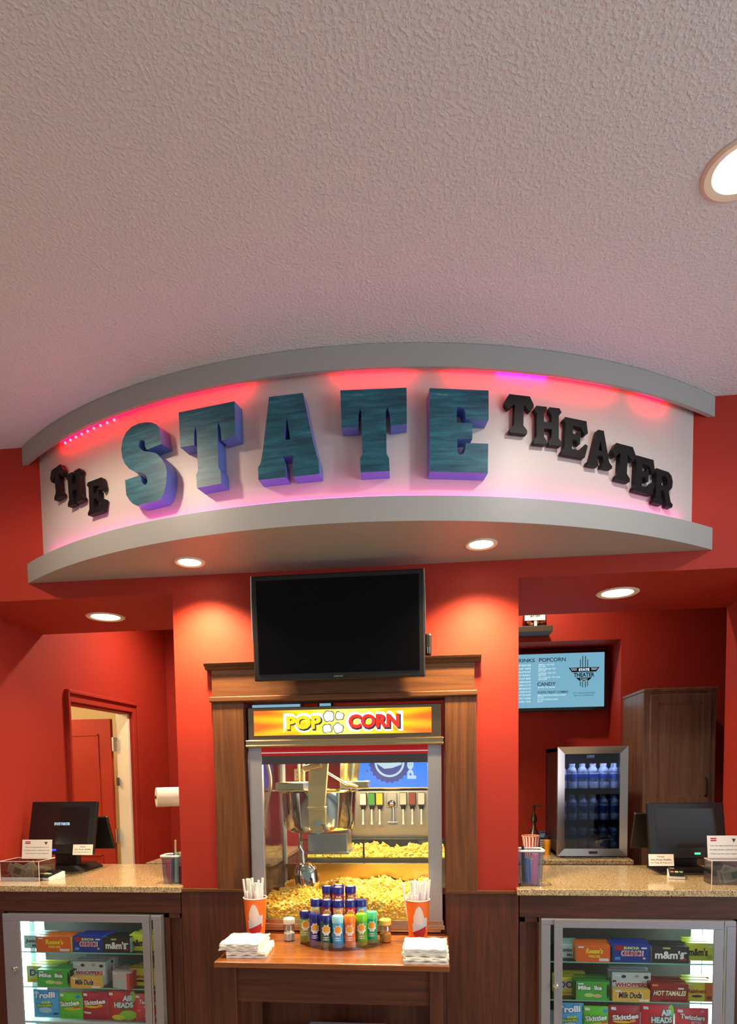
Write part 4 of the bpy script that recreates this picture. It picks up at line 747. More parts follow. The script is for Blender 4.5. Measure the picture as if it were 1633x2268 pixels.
for s_, o_, dyf in (('left', 0, 1), ('right', 1, 1)):
    G = lambda a, b_: a if s_ == 'left' else b_
    Z1, Z2, Z3 = .655, .452, .262
    R2 = s_+' display, top shelf'
    q = G((54, 100), (1240, 1281)); candy_box(q[0], q[1], Z1, .10, .075, (214, 228, 224), [('Junior', (30, 60, 70), -.1, .55, .62, .34, .1), ('Mints', (30, 60, 70), .15, .22, .5, .2)], 'white mint box half hidden at the left end of the top shelf, '+s_+' display', rowlab='%s white mint box from the front on the top shelf, '+s_+' display')
    q = G((80, 157), (1277, 1352)); candy_box(q[0], q[1], Z1, .035, G(.088, .088), (238, 100, 24), [("Reese's", (250, 220, 40), .04, .66, .5, .32, .12), ('PIECES', (250, 220, 40), .04, .34, .34, .15)], 'orange candy box with yellow writing in front on the top shelf, '+s_+' display', edge=(250, 200, 90), extra=[('r', (235, 225, 225), .32, .14, .28, .16)], rowlab='%s orange candy box from the front on the top shelf, '+s_+' display')
    q = G((163, 228), (1359, 1440)); candy_box(q[0], q[1], Z1, .045, .092, (28, 50, 140), [('CRUNCH', (200, 30, 40), .02, .5, .56, .26, .05, (240, 240, 245)), ('BUNCHA', (235, 225, 120), .0, .8, .42, .16)], 'dark blue candy box with a red and white name on the top shelf, '+s_+' display', edge=(70, 120, 210), extra=[('o', (170, 30, 40), -.32, .8, .3, .3), ('o', (120, 20, 30), -.22, .86, .12, .14), ('r', (90, 140, 230), -.38, .2, .14, .16), ('o', (220, 200, 150), .35, .22, .08, .12)], sticker=(.34, .3), rowlab='%s dark blue candy box from the front on the top shelf, '+s_+' display')
    q = G((229, 288), (1444, 1527)); candy_box(q[0], q[1], Z1, .040, .085, (44, 36, 34), [("m&m's", (244, 240, 232), -.02, .50, .78, .5, 0, (20, 16, 16))], 'dark brown chocolate box with big white letters on the top shelf, '+s_+' display', edge=(190, 220, 215), extra=[('o', (190, 50, 70), .34, .25, .2, .18), ('r', (190, 190, 80), -.1, .9, .2, .1)], sticker=(.36, .12), rowlab='%s dark brown chocolate box from the front on the top shelf, '+s_+' display')
    q = G((288, 340), (1522, 1582)); candy_box(q[0], q[1], Z1, .090, .092, (232, 218, 60), [("m&m's", (30, 30, 26), -.1 if s_ == 'left' else -.08, .5, .7, .45)], 'yellow chocolate box with black letters at the right end of the top shelf, '+s_+' display', sticker=(.36, .3), extra=[('o', (170, 190, 40), .34, .22, .24, .24)], rowlab='%s yellow chocolate box from the front on the top shelf, '+s_+' display')
    # middle shelf
    q = G((57, 122), (1232, 1300)); candy_box(q[0], q[1], Z2, .10, .098, (226, 216, 60), [('DOTS', (20, 60, 130), 0, .6, .8, .4, 0, (240, 245, 250))], 'yellow box with blue ringed letters at the left of the middle shelf, '+s_+' display', extra=[('r', (230, 150, 60), 0, .15, .8, .1)], rowlab='%s yellow box with blue letters from the front, middle shelf, '+s_+' display')
    q = G((79, 152), (1277, 1351)); candy_box(q[0], q[1], Z2, .035, .098, (62, 170, 62), [('Mike  Ike', (240, 250, 240), -.08, .68, .72, .24, 0, (30, 90, 40))], 'green candy box with white name in front on the middle shelf, '+s_+' display', edge=(20, 30, 20), extra=[('o', (190, 220, 120), -.1, .28, .3, .22), ('o', (210, 180, 140), .15, .25, .25, .2), ('o', (20, 28, 20), .46, .5, .08, .8), ('o', (200, 60, 60), .2, .88, .12, .08)], rowlab='%s green candy box from the front on the middle shelf, '+s_+' display')
    q = G((160, 231), (1357, 1443)); candy_box(q[0], q[1], Z2, .085, .135, (206, 214, 214), [('WHOPPERS', (200, 40, 50), 0, .52, .86, .17, .05, (245, 245, 245))], 'tall white candy box with a red name, centre of the middle shelf, '+s_+' display', edge=(225, 240, 238), extra=[('o', (60, 40, 36), -.2, .84, .12, .13), ('o', (190, 150, 120), .14, .86, .11, .11), ('o', (60, 36, 30), .38, .82, .13, .13), ('o', (60, 40, 36), -.44, .64, .1, .12)], rowlab='%s tall white malted candy box from the front on the middle shelf, '+s_+' display')
    q = G((153, 219), (1359, 1442)); candy_box(q[0], q[1], Z2, .025, .064, (226, 176, 70), [('Milk Duds', (70, 36, 24), -.03, .56, .62, .5, .1, (245, 225, 190))], 'golden toffee box in front of the tall white box, '+s_+' display', edge=(250, 225, 120), extra=[('r', (235, 230, 220), .34, .14, .26, .18)], rows=0)
    if s_ == 'right':
        candy_box(1445, 1527, Z2, .035, .095, (150, 34, 30), [('HOT TAMALES', (245, 225, 180), .0, .5, .88, .28, .18, (60, 10, 10))], 'dark red candy box with slanted cream writing on the middle shelf, right display', edge=(120, 20, 24), extra=[('r', (230, 140, 60), -.4, .92, .16, .1), ('r', (80, 14, 14), .1, .1, .7, .08)], sticker=(.3, .26), rowlab='%s dark red candy box from the front on the middle shelf, right display')
    else:
        candy_box(241, 288, Z2, .03, .095, (206, 190, 190), [('', (200, 60, 60), 0, .5, .5, .3)], 'pale shiny candy box turned to show its red side, middle shelf, left display', edge=(215, 60, 56), rows=2, rowlab='%s pale red sided candy box from the front on the middle shelf, left display', rot=-.35, extra=[('r', (215, 60, 56), .44, .5, .12, 1), ('t', (180, 200, 204), -.1, .4, .6, .7)])
    q = G((285, 345), (1522, 1583)); candy_box(q[0], q[1], Z2, .09 if s_ == 'left' else .055, .10, (226, 214, 70), [('Raisinets', (180, 50, 30), -.14 if s_ == 'left' else -.1, .55, .7, .22, .05)], 'yellow box with red writing at the right end of the middle shelf, '+s_+' display', extra=[('o', (70, 30, 20), -.1, .28, .4, .14)]+([('r', (225, 110, 40), .34, .5, .32, 1), ('o', (120, 50, 20), .34, .2, .2, .2)] if s_ == 'right' else []), rowlab='%s yellow box with red writing from the front, middle shelf, '+s_+' display')
    # bags
    q = G((76, 133), (1232, 1293)); bag(q[0], q[1], .06, Z3, .165, (70, 170, 225), [('Trolli', (245, 250, 255), -.05, .82, .84, .20, .06, (40, 80, 170)), ('SOUR', (220, 240, 60), .05, .58, .34, .08, .05), ('CRAWLERS', (200, 230, 50), -.05, .47, .62, .09, .06, (30, 60, 60))], 'light blue gummy worm bag at the left end of the bottom shelf, '+s_+' display', [('o', (170, 210, 235), 0, .3, .5, .22), ('o', (30, 70, 120), .36, .16, .2, .08)])
    q = G((133, 183), (1293, 1349)); bag(q[0], q[1], .05, Z3, .155, (96, 200, 40), [('Skittles', (240, 245, 240), -.02, .62, .86, .18, .12, (20, 110, 40))], 'lime green sour candy bag on the bottom shelf, '+s_+' display', [('o', (220, 190, 40), .1, .42, .7, .1), ('o', (220, 70, 50), .3, .48, .3, .07), ('o', (30, 130, 220), .34, .86, .2, .12)])
    q = G((184, 239), (1349, 1418)); bag(q[0], q[1], .045, Z3, .165, (176, 26, 52), [('Skittles', (245, 240, 240), .02, .66, .84, .16, .1, (120, 10, 30))], 'dark red fruit candy bag on the bottom shelf, '+s_+' display', [('o', (240, 200, 40), -.1, .5, .6, .08), ('o', (240, 150, 30), .25, .54, .2, .1), ('r', (235, 235, 235), -.28, .28, .32, .06)])
    q = G((240, 300), (1420, 1492)); bag(q[0], q[1], .05, Z3, .172, (205, 34, 52), [('AIR', (220, 245, 245), .28, .78, .36, .18, 0, (30, 110, 120)), ('HEADS', (220, 245, 245), .12, .56, .66, .18, 0, (30, 110, 120)), ('XTREMES', (40, 120, 60), .16, .42, .5, .07, .1)], 'red and green taffy bag with pale blue letters on the bottom shelf, '+s_+' display', [('o', (150, 215, 70), .25, .2, .6, .36), ('o', (230, 235, 80), -.1, .12, .5, .2), ('o', (150, 215, 70), .42, .8, .2, .4)])
    q = G((300, 350), (1496, 1570)); bag(q[0], q[1], .05, Z3, .158, (226, 70, 84), [('Twizzlers', (245, 245, 250), 0 if s_ == 'right' else .1, .72, .74, .16, -.08, (150, 20, 60)), ('BITES', (240, 190, 220), .1, .56, .3, .08)], 'pink red licorice bag at the right end of the bottom shelf, '+s_+' display', [('o', (245, 120, 160), -.28, .42, .14, .1), ('o', (250, 170, 200), .2, .2, .5, .25), ('o', (245, 120, 160), .3, .9, .14, .08)])
# ------------------------------------------------------------------ right rear: tall cabinet, fridge, shelf and the small things
t = thing('tall_cabinet', 'tall brown wood cabinet with a panelled door beside the drinks fridge', 'cabinet', (2.1, 1.45, 0))
CX0, CX1, CYF = 1.870, 2.335, 1.20; CT = 2.178
MB().box(CX0, CX1, CYF+.02, 1.70, 0, CT).build('body', CAB_V, t); 
m = MB(); m.box(CX0-.004, CX1+.01, CYF-.012, 1.70, CT-.022, CT); m.build('cornice', CAB_V, t, .005)
m = MB(); m.box(CX0, CX0+.045, CYF, CYF+.02, 0, CT-.02); m.box(CX1-.045, CX1, CYF, CYF+.02, 0, CT-.02); m.box(CX0+.045, CX1-.045, CYF, CYF+.02, CT-.06, CT-.02); m.box(CX0+.045, CX1-.045, CYF, CYF+.02, 1.32, 1.40); m.build('face_frame', CAB_V, t, .002)
def cab_door(z0, z1):
    x0, x1 = CX0+.038, CX1-.038; y = CYF-.018; m = MB(); f = .055
    m.box(x0, x0+f, y, CYF, z0, z1); m.box(x1-f, x1, y, CYF, z0, z1); m.box(x0+f, x1-f, y, CYF, z1-f, z1); m.box(x0+f, x1-f, y, CYF, z0, z0+f); m.box(x0+f, x1-f, y+.011, CYF, z0+f, z1-f)
    d = m.build('door', CAB_V, t, .003)
    m = MB(); m.box(x0+f, x0+f+.008, y+.004, y+.012, z0+f, z1-f); m.box(x1-f-.008, x1-f, y+.004, y+.012, z0+f, z1-f); m.box(x0+f, x1-f, y+.004, y+.012, z1-f-.008, z1-f); m.box(x0+f, x1-f, y+.004, y+.012, z0+f, z0+f+.008); m.build('panel_moulding', CAB_V, d)
    m = MB(); hx = x1-.028; hz = z0+.06 if z0 > 1 else z1-.18; m.tube([(hx, y, hz), (hx, y-.022, hz+.012), (hx, y-.026, hz+.06), (hx, y-.022, hz+.108), (hx, y, hz+.12)], .006, 8); m.build('handle', BLK, d)
cab_door(1.395, 2.135); cab_door(.15, 1.325)
FX0, FX1, FY, FZ1 = 1.288, 1.742, 1.085, 1.795
t = thing('drinks_fridge', 'small black glass door drinks fridge full of water bottles on the rear counter', 'fridge', ((FX0+FX1)/2, 1.3, 1.05))
fz0 = 1.062
m = MB(); m.box(FX0, FX1, FY+.04, 1.56, fz0, fz0+.02); m.box(FX0, FX1, FY+.04, 1.56, FZ1-.03, FZ1-.005); m.box(FX0, FX0+.02, FY+.04, 1.56, fz0, FZ1-.005); m.box(FX1-.02, FX1, FY+.04, 1.56, fz0, FZ1-.005); m.box(FX0, FX1, 1.54, 1.56, fz0, FZ1-.005); m.build('cabinet_body', BLK, t)
for x in (FX0+.03, FX1-.05):
    for y in (FY+.06, 1.5): MB().box(x, x+.02, y, y+.02, 1.05, fz0).build('foot', BLK, t)
def slope(m, f=.048):
    a = [(FX0, fz0), (FX1, fz0), (FX1, FZ1), (FX0, FZ1)]; b_ = [(FX0+f, fz0+f), (FX1-f, fz0+f), (FX1-f, FZ1-f), (FX0+f, FZ1-f)]
    V = [(x, FY-.004, z) for x, z in a]+[(x, FY+.010, z) for x, z in b_]+[(x, FY+.036, z) for x, z in a]+[(x, FY+.036, z) for x, z in b_]
    m.add(V, [(i, (i+1) % 4, 4+(i+1) % 4, 4+i) for i in range(4)]+[((i+1) % 4, i, 8+i, 8+(i+1) % 4) for i in range(4)]+[(4+i, 4+(i+1) % 4, 12+(i+1) % 4, 12+i) for i in range(4)]+[(8+i, 12+i, 12+(i+1) % 4, 8+(i+1) % 4) for i in range(4)])
m = MB(); slope(m); dr = m.build('door_frame', STEEL, t)
m = MB(); m.box(FX0+.048, FX1-.048, FY+.014, FY+.018, fz0+.048, FZ1-.048); m.build('door_glass', DGL, dr)
m = MB(); m.box(1.495, 1.55, FY-.0015, FY+.004, fz0+.015, fz0+.032); m.build('badge', DGREY, dr)
m = MB(); m.box(1.49, 1.54, FY+.06, FY+.062, 1.72, 1.738); m.build('digital_display', glow('fridge_digits', (220, 240, 255), 1.6), t)
shz = [1.10, 1.295, 1.51]
for z in shz: m = MB(); m.box(FX0+.02, FX1-.02, FY+.07, 1.53, z-.006, z); m.build('shelf', GL, t)
l = bpy.data.lights.new('fridge_light', 'AREA'); l.shape = 'RECTANGLE'; l.size = .3; l.size_y = .05; l.energy = 16; l.color = (.82, .9, 1)
o = bpy.data.objects.new('fridge_light', l); COL.objects.link(o); o.parent = t; o.location = (0, -.16, .70)
BOT = mat('water_bottle', (185, 200, 212), .12, spec=.8); LBL = mat('bottle_label', (50, 90, 170), .5); CAP = mat('bottle_cap', (220, 225, 230), .4)
r = .028; rows_ = ['bottom', 'middle', 'top']
def bottle(x, y, z, lab):
    t = thing('water_bottle', lab, 'bottle', (x, y, z), 'water bottles in the fridge')
    m = MB(); m.lathe([(r-.004, 0), (r, .005), (r, .045), (r-.002, .05), (r, .055), (r, .105), (r-.002, .11), (r, .115), (r*.8, .135), (.011, .150), (.011, .158)], (x, y, z), 16); m.build('bottle_body', BOT, t)
    m = MB(); m.lathe([(r+.0006, .068), (r+.0006, .1)], (x, y, z), 16); m.F = [f for f in m.F if len(f) == 4]; m.I = [0]*len(m.F); m.SM = [True]*len(m.F); m.build('label', LBL, t)
    m = MB(); m.lathe([(.0125, .157), (.0125, .172)], (x, y, z), 12); m.build('cap', CAP, t); return t
b0_ = None; od = ['first', 'second', 'third', 'fourth', 'fifth', 'sixth']
for j, z in enumerate(shz):
    for k in range(6):
        x = FX0+.052+k*.070; lab = '%s water bottle from the left in the front row of the fridge, %s shelf' % (od[k], rows_[j])
        if b0_ is None: b0_ = bottle(x, 1.20, z, lab)
        else: dup(b0_, (x, 1.20, z), lab)
    for k in range(6): dup(b0_, (FX0+.052+k*.070, 1.275, z), '%s water bottle from the left in the second row of the fridge, %s shelf' % (od[k], rows_[j]))
# shelf with a bag and price card
t = thing('wall_shelf', 'dark floating shelf high on the red wall above the menu screen recess', 'shelf', (1.2, 1.6, 2.64)); MB().box(.75, 1.322, 1.49, 1.699, 2.640, 2.682).build('board', mat('dark_olive_board', (66, 58, 44), .5), t, .002)
x0, z0 = at(1158, 1384, 1.53); x1, _ = at(1213, 1384, 1.53)
m = MB(); w_, h_ = x1-x0, .17; m.T = Matrix.Translation(((x0+x1)/2, 1.555, 2.683))
for sg in (-1, 1): m.add([((i/8-.5)*w_*(1-.12*(j/6)), sg*(.034*math.sin(PI*i/8)*math.sin(PI*min(j/6+.02, 1)*.96+.06)), h_*j/6) for j in range(7) for i in range(9)], [((j*9+i, j*9+i+1, (j+1)*9+i+1, (j+1)*9+i) if sg < 0 else (j*9+i, (j+1)*9+i, (j+1)*9+i+1, j*9+i+1)) for j in range(6) for i in range(8)], 0, True)
for k in range(12): rd = random.Random(k); m.ball((rd.uniform(-.07, .07), -.040, .015+rd.random()*.02), .011, 1+k % 2, 5)
tag(m.build('candy_bag', [mat('dark_red_bag', (96, 20, 18), .3), mat('orange_candy', (240, 130, 30), .4), mat('cream_candy', (250, 225, 180), .4)]), 'dark red candy bag standing on the high shelf behind a price card', 'candy bag')
cxp, czp = at(1187, 1360, 1.495); m = MB(); m.box(cxp-.078, cxp+.068, 1.497, 1.499, 2.722, 2.84); m.box(cxp-.01, cxp+.01, 1.499, 1.503, 2.683, 2.74); m.text('2 LARGE', cxp-.004, 2.795, 1.4962, .11, .024, 1, .03); m.text('$7.00', cxp-.004, 2.754, 1.4962, .070, .020, 1, .03)
tag(m.build('price_card', [PAPER, mat('black_ink', (30, 26, 24), .7)]), 'white price card reading a seven dollar price on the high shelf', 'sign')
# hanging towel and hook left of the fridge
hx, hz = at(1228, 1703, 1.98); y = 2.03
m = MB(); P = [at(a, b_, 1.99) for a, b_ in ((1226, 1708), (1222, 1720), (1231, 1758), (1229, 1776), (1215, 1772), (1219, 1740), (1220, 1712))]; m.prism([p for p in P][::-1], 2.00, 2.012)
t = thing('hanging_towel', 'small white cloth hanging from a hook on the wall left of the fridge', 'towel', (hx, 2.04, hz)); m.build('cloth', NAP, t, .003)
m = MB(); m.tube([(hx-.01, 2.05, hz), (hx-.01, 2.0, hz), (hx-.01, 1.995, hz+.012)], .006, 8); m.ball((hx-.01, 1.995, hz+.014), .010); m.build('hook', BRASS, t)
# things on the rear counter left of the fridge
x, z = at(1183, 1860, 1.55); x2 = x
t = thing('syrup_bottle', 'dark pump bottle of syrup standing on the rear counter', 'bottle', (x2, 1.55, 1.05)); m = MB(); m.lathe([(.032, 0), (.034, .01), (.034, .12), (.015, .16), (.013, .20)], (x2, 1.55, 1.05), 20); m.build('bottle_body', mat('syrup_brown', (60, 34, 26), .25), t)
m = MB(); m.lathe([(.0345, .03), (.0345, .10)], (x2, 1.55, 1.05), 20); m.F = [f for f in m.F if len(f) == 4]; m.I = [0]*len(m.F); m.SM = [True]*len(m.F); m.build('label', mat('syrup_label', (190, 160, 140), .5), t)
m = MB(); m.lathe([(.014, .20), (.022, .21), (.018, .25), (.007, .27), (.007, .31), (.010, .315), (.010, .33)], (x2, 1.55, 1.05), 16); m.tube([(x2, 1.55, 1.372), (x2+.04, 1.54, 1.374), (x2+.05, 1.535, 1.365)], .007, 8); m.tube([(x2, 1.55, 1.372), (x2-.02, 1.55, 1.372)], .006, 8); m.build('pump', BLK, t)
x, _ = at(1176, 1880, 1.22)
t = thing('striped_popcorn_cup', 'red and white striped paper popcorn cup on the rear counter', 'cup', (x, 1.22, 1.05)); m = MB(); n = 32; vs = []; r0, r1, h = .042, .060, .135
for j in (0, 1):
    for i in range(n): a = 2*PI*i/n; rr_ = r1 if j else r0; vs.append((x+rr_*math.cos(a), 1.22+rr_*math.sin(a), 1.05+h*j))
for mt in (0, 1): m.add(vs, [(i, (i+1) % n, n+(i+1) % n, n+i) for i in range(n) if i % 2 == mt], mt, True)
m.build('cup_body', [WHT, mat('stripe_red', (190, 50, 40), .5)], t); m = MB(); m.tube([(x+r1*math.cos(2*PI*i/32), 1.22+r1*math.sin(2*PI*i/32), 1.05+h) for i in range(33)], .004, 6); m.build('rim', mat('rim_pink', (225, 150, 130), .5), t)
x, _ = at(1202, 1870, 1.40)
t = thing('cordless_phone', 'dark blue and grey cordless phone upright on the rear counter', 'phone', (x, 1.4, 1.05)); m = MB(); m.box(x-.03, x+.03, 1.37, 1.44, 1.05, 1.075); m.build('cradle', DGREY, t, .005); m = MB(); m.box(x-.024, x+.024, 1.39, 1.42, 1.07, 1.20); m.build('handset', mat('phone_navy', (36, 42, 80), .4), t, .008)
m = MB(); m.box(x-.016, x+.016, 1.386, 1.39, 1.155, 1.185); m.build('display', mat('phone_screen', (110, 140, 180), .3), t); m = MB()
for a in range(3):
    for b_ in range(4): m.box(x-.016+a*.012, x-.008+a*.012, 1.386, 1.39, 1.085+b_*.015, 1.094+b_*.015)
m.build('keypad', WHT, t)
x, _ = at(1212, 1880, 1.25)
t = thing('seasoning_bottle', 'yellow orange squeeze bottle with a dark cap on the rear counter', 'bottle', (x, 1.25, 1.05)); m = MB(); m.lathe([(.022, 0), (.024, .006), (.022, .03), (.026, .06), (.026, .10), (.02, .108)], (x, 1.25, 1.05), 20); m.build('bottle_body', mat('mustard', (236, 160, 40), .4), t); m = MB(); m.lathe([(.021, .108), (.021, .13)], (x, 1.25, 1.05), 16); m.build('cap', mat('navy_cap', (40, 36, 60), .4), t)
# paper towels on the left
x0, z0 = at(346, 1766, 1.66); t = thing('paper_towel_roll', 'white paper towel roll on a wall holder partly behind the red column', 'paper towels', (x0+.1, 1.7, z0-.07))
m = MB(); q = [(.022, 0), (.078, 0), (.080, .003), (.080, .29), (.022, .29), (.022, 0)]; m.lathe(q, (0, 0, 0), 36); m.F = [f for f in m.F if len(f) == 4]; m.I = [0]*len(m.F); m.SM = [True]*len(m.F)
m.T = Matrix(); TT = Matrix.Translation((x0, 1.66, z0)) @ Matrix.Rotation(math.radians(32), 4, 'Z') @ Matrix.Rotation(math.radians(90), 4, 'Y') ; m.V = [tuple(TT @ Vector(v)) for v in m.V]; m.build('roll', PAPER, t)
m = MB(); ux, uy = math.cos(math.radians(32)), math.sin(math.radians(32)); m.tube([(x0-.01*ux, 1.66-.01*uy, z0), (x0+.32*ux, 1.66+.32*uy, z0)], .012, 8); m.tube([(x0+.31*ux, 1.66+.31*uy, z0), (x0+.31*ux, 2.79, z0)], .008, 8); m.build('holder_bar', DSTEEL, t)
# ------------------------------------------------------------------ tills
def pos(pxl, pxr, pyb, pyt, yb, tilt, side, led, lab):
    xa_, zb = at(pxl, pyb, yb); xb_, _ = at(pxr, pyb, yb); cx, w = (xa_+xb_)/2, xb_-xa_; zt_ = at((pxl+pxr)/2, pyt, yb+.08)[1]; h = (zt_-zb)/math.cos(math.radians(tilt))
    t = thing('point_of_sale_terminal', lab, 'till', (cx, yb+.18, ZC), 'tills')
    T = Matrix.Translation((cx, yb, zb)) @ Matrix.Rotation(-math.radians(tilt), 4, 'X')
    m = MB(); m.T = T; m.box(-w/2, w/2, 0, .03, 0, h); m.box(-w*.35, w*.35, .03, .05, .05, h-.06); sc = m.build('monitor', BLK, t, .006)
    m = MB(); m.T = T; m.box(-w/2+.045, w/2-.045, -.0015, 0, .062, h-.035); m.build('screen', mat('till_screen', (30, 26, 28), .10, spec=.5), sc)
    m = MB(); m.T = T; m.box(led[0], led[0]+.030, -.003, .0, .022, .032); m.build('status_light', led[1], sc)
    if side == 'l': m = MB(); m.T = T; m.text('STATE THEATER', .0, h*.57, -.002, .105, .018, 0, .06); m.build('screen_text', glow('till_text', (190, 225, 240), .9), sc)
    m = MB(); m.box(cx-.075, cx+.075, yb+.07, yb+.12, ZC+.03, zb+.14); m.build('neck', BLK, t, .006)
    m = MB(); m.prism([(-.15, 0), (.15, 0), (.15, .012), (.09, .04), (-.09, .04), (-.15, .012)], 0, .26)
    m.V = [(cx+v[0], yb-.02+v[1], ZC+v[2]) for v in m.V]; m.build('base', BLK, t, .004)
    T2 = Matrix.Translation((cx+(.09 if side == 'l' else -.115), yb+.30, ZC+.115)) @ Matrix.Rotation(math.radians(22), 4, 'X')
    m = MB(); m.T = T2; m.box(-.12, .12, -.012, .012, 0, .235); cd = m.build('customer_display', BLK, t, .006)
    m = MB(); m.T = T2; m.box(-.10, .10, .012, .0135, .02, .215); m.build('screen', mat('till_screen', (30, 26, 28), .10), cd)
    m = MB(); m.box(cx-.03, cx+.03, yb+.12, yb+.26, ZC+.12, ZC+.19); m.build('display_arm', BLK, t)
    return t
pos(59, 205, 1892, 1775, .40, 14, 'l', (-.055, glow('led_blue', (60, 60, 255), 3)), 'black touch screen till lit with small writing on the left counter')
pos(1440, 1612, 1901, 1777, .42, 12, 'r', (.035, glow('led_green', (60, 255, 150), 2.5)), 'black touch screen till with a dark screen on the right counter')
def note(px, py, pw, ph, y, lab, lines, lean=12, grp=None, logo=False):
    x, z = at(px, py, y); x0, _ = at(px-pw/2, py, y); x1, _ = at(px+pw/2, py, y); _, z0 = at(px, py+ph/2, y); _, z1 = at(px, py-ph/2, y); w_, h_ = x1-x0, z1-z0
    m = MB(); m.T = Matrix.Translation((x, y, z0)) @ Matrix.Rotation(-math.radians(lean), 4, 'X'); m.box(-w_/2, w_/2, 0, .001, 0, h_)
    for i, s_ in enumerate(lines): m.text(s_, 0 if not logo else 0, h_*((.80 if not logo else .60)-i*(.27 if not logo else .16)), -.0006, min(w_*.86, len(s_)*h_*(.11 if not logo else .05)), h_*(.13 if not logo else .06), 1, .01)
    if logo: m.rect(-w_*.40, -w_*.22, h_*.86, h_*.91, -.0006, 2); m.rect(-w_*.40, -w_*.22, h_*.78, h_*.83, -.0006, 2); m.add([(w_*.3, -.0006, h_*.72), (w_*.36, -.0006, h_*.88), (w_*.24, -.0006, h_*.88)], [(0, 1, 2)], 1)
    return m, (x, y, z0)
m, p = note(182, 1882, 44, 23, .385, '', ['Note:', 'No Free Refills', 'On Pop & Popcorn']); tag(m.build('note_card', [PAPER, INK, REDI]), 'small white note card taped below the lit till screen on the left', 'note')
m, p = note(1466, 1905, 56, 26, .395, '', ['Note:', 'No Free Refills', 'On Pop & Popcorn']); tag(m.build('note_card', [PAPER, INK, REDI]), 'small white note card taped below the dark till screen on the right', 'note')
def tipbox(x0, x1, y0, y1, h, lab, cardlab, px, py, pw, ph, nb, side):
    t = thing('acrylic_tip_box', lab, 'tip box', ((x0+x1)/2, (y0+y1)/2, ZC), 'clear tip boxes'); z = ZC; k = .003
    for nm, bx in (('floor_panel', (x0, x1, y0, y1, z, z+k)), ('front_panel', (x0, x1, y0, y0+k, z+k, z+h)), ('rear_panel', (x0, x1, y1-k, y1, z+k, z+h)), ('side_panel', (x0, x0+k, y0+k, y1-k, z+k, z+h)), ('side_panel', (x1-k, x1, y0+k, y1-k, z+k, z+h))): MB().box(*bx).build(nm, ACR, t)
    EDG = mat('acrylic_edge', (232, 214, 206), .3); m = MB()
    for a in (x0, x1): m.tube([(a, y0, z), (a, y0, z+h)], .002, 5)
    m.tube([(x0, y0, z+h), (x1, y0, z+h), (x1, y1, z+h), (x0, y1, z+h), (x0, y0, z+h)], .002, 5); m.build('bright_edge', EDG, t)
    m2, p = note(px, py, pw, ph, y1-.004, '', ['Tips are appreciated by our', 'friendly theater staff and crew', 'Thank you for your support'], 8, logo=True); tag(m2.build('tip_card', [PAPER, INK, REDI]), cardlab, 'card')
    BILL = mat('banknote', (168, 172, 138), .7); BD = mat('banknote_print', (96, 108, 84), .7); BE = mat('banknote_edge', (205, 205, 175), .7)
    for i in range(nb):
        rd = random.Random(i*7+len(side)); cx, cy = rd.uniform(x0+.065, x1-.065), y0+.015+(y1-y0-.03)*(i+.5)/nb; a = rd.uniform(-.5, .5); m = MB(); w_, hh = .125, .056
        m.T = Matrix.Translation((cx, cy, z+.006)) @ Matrix.Rotation(rd.uniform(-.15, .15), 4, 'Z'); vs = []
        co, si = math.cos(a), math.sin(a); dz = abs(si)*w_/2+co*hh/2
        f = lambda u, v_: (u*co-v_*si, .003*math.sin(u*60+i), dz+u*si+v_*co)
        for rr_, mt, of in ((1, 2, 0), (.9, 0, -.0006), (.34, 1, -.0012)):
            n = 6; sx_ = w_*rr_ if rr_ > .5 else .04; sz_ = hh*rr_*(1 if rr_ > .9 else .94) if rr_ > .5 else .034
            V = [f((k_/n-.5)*sx_, (j-.5)*sz_) for j in (0, 1) for k_ in range(n+1)]; V = [(a_, b_+of, c_) for a_, b_, c_ in V]; m.add(V, [(k_, k_+1, n+2+k_, n+1+k_) for k_ in range(n)], mt)
        o = m.build('banknote', [BILL, BD, BE]); md = o.modifiers.new('s', 'SOLIDIFY'); md.thickness = .0003
        tag(o, 'crumpled green banknote inside the %s clear tip box' % side, 'banknote', 'banknotes in the %s tip box' % side)
tipbox(-2.03, -1.79, .09, .25, .115, 'clear acrylic tip box with banknotes on the left counter', 'white tip sign card standing at the left tip box', 80, 1881, 66, 42, 7, 'left')
tipbox(1.885, 2.11, .10, .20, .125, 'clear acrylic tip box with banknotes at the right edge of the right counter', 'cream tip sign card standing at the right tip box', 1606, 1879, 74, 56, 5, 'right')
def reader(cx, cy, rz, lab):
    t = thing('card_reader', lab, 'card reader', (0, 0, 0), 'card readers')
    m = MB(); m.prism([(-.055, 0), (.065, 0), (.065, .038), (.05, .04), (-.055, .018)], -.04, .04); m.V = [(v[1], v[0], v[2]) for v in m.V]; m.F = [f[::-1] for f in m.F]; m.build('base', WHT, t, .004)
    m = MB(); m.prism([(-.06, .016), (.045, .038), (.045, .050), (-.06, .028)], -.037, .037); m.V = [(v[1], v[0], v[2]) for v in m.V]; m.F = [f[::-1] for f in m.F]; m.build('keypad_body', BLK, t, .003)
    for i, c in enumerate(((220, 130, 120), (225, 215, 140), (140, 190, 150))): m = MB(); x = -.022+.022*i; m.box(x-.008, x+.008, -.045, -.02, .034, .0385); m.build('key', mat('key_%d' % i, c, .5), t)
    m = MB(); m.box(-.028, .028, .0, .032, .042, .0475); m.build('display', BLKG, t)
    t.location = (cx, cy, ZC+.0005); t.rotation_euler[2] = rz; return t
reader(-1.772, .175, -.25, 'small black and white card reader on the left counter'); reader(1.785, .315, -.25, 'small black and white card reader on the right counter')
CBL = mat('black_cable', (18, 18, 18), .5)
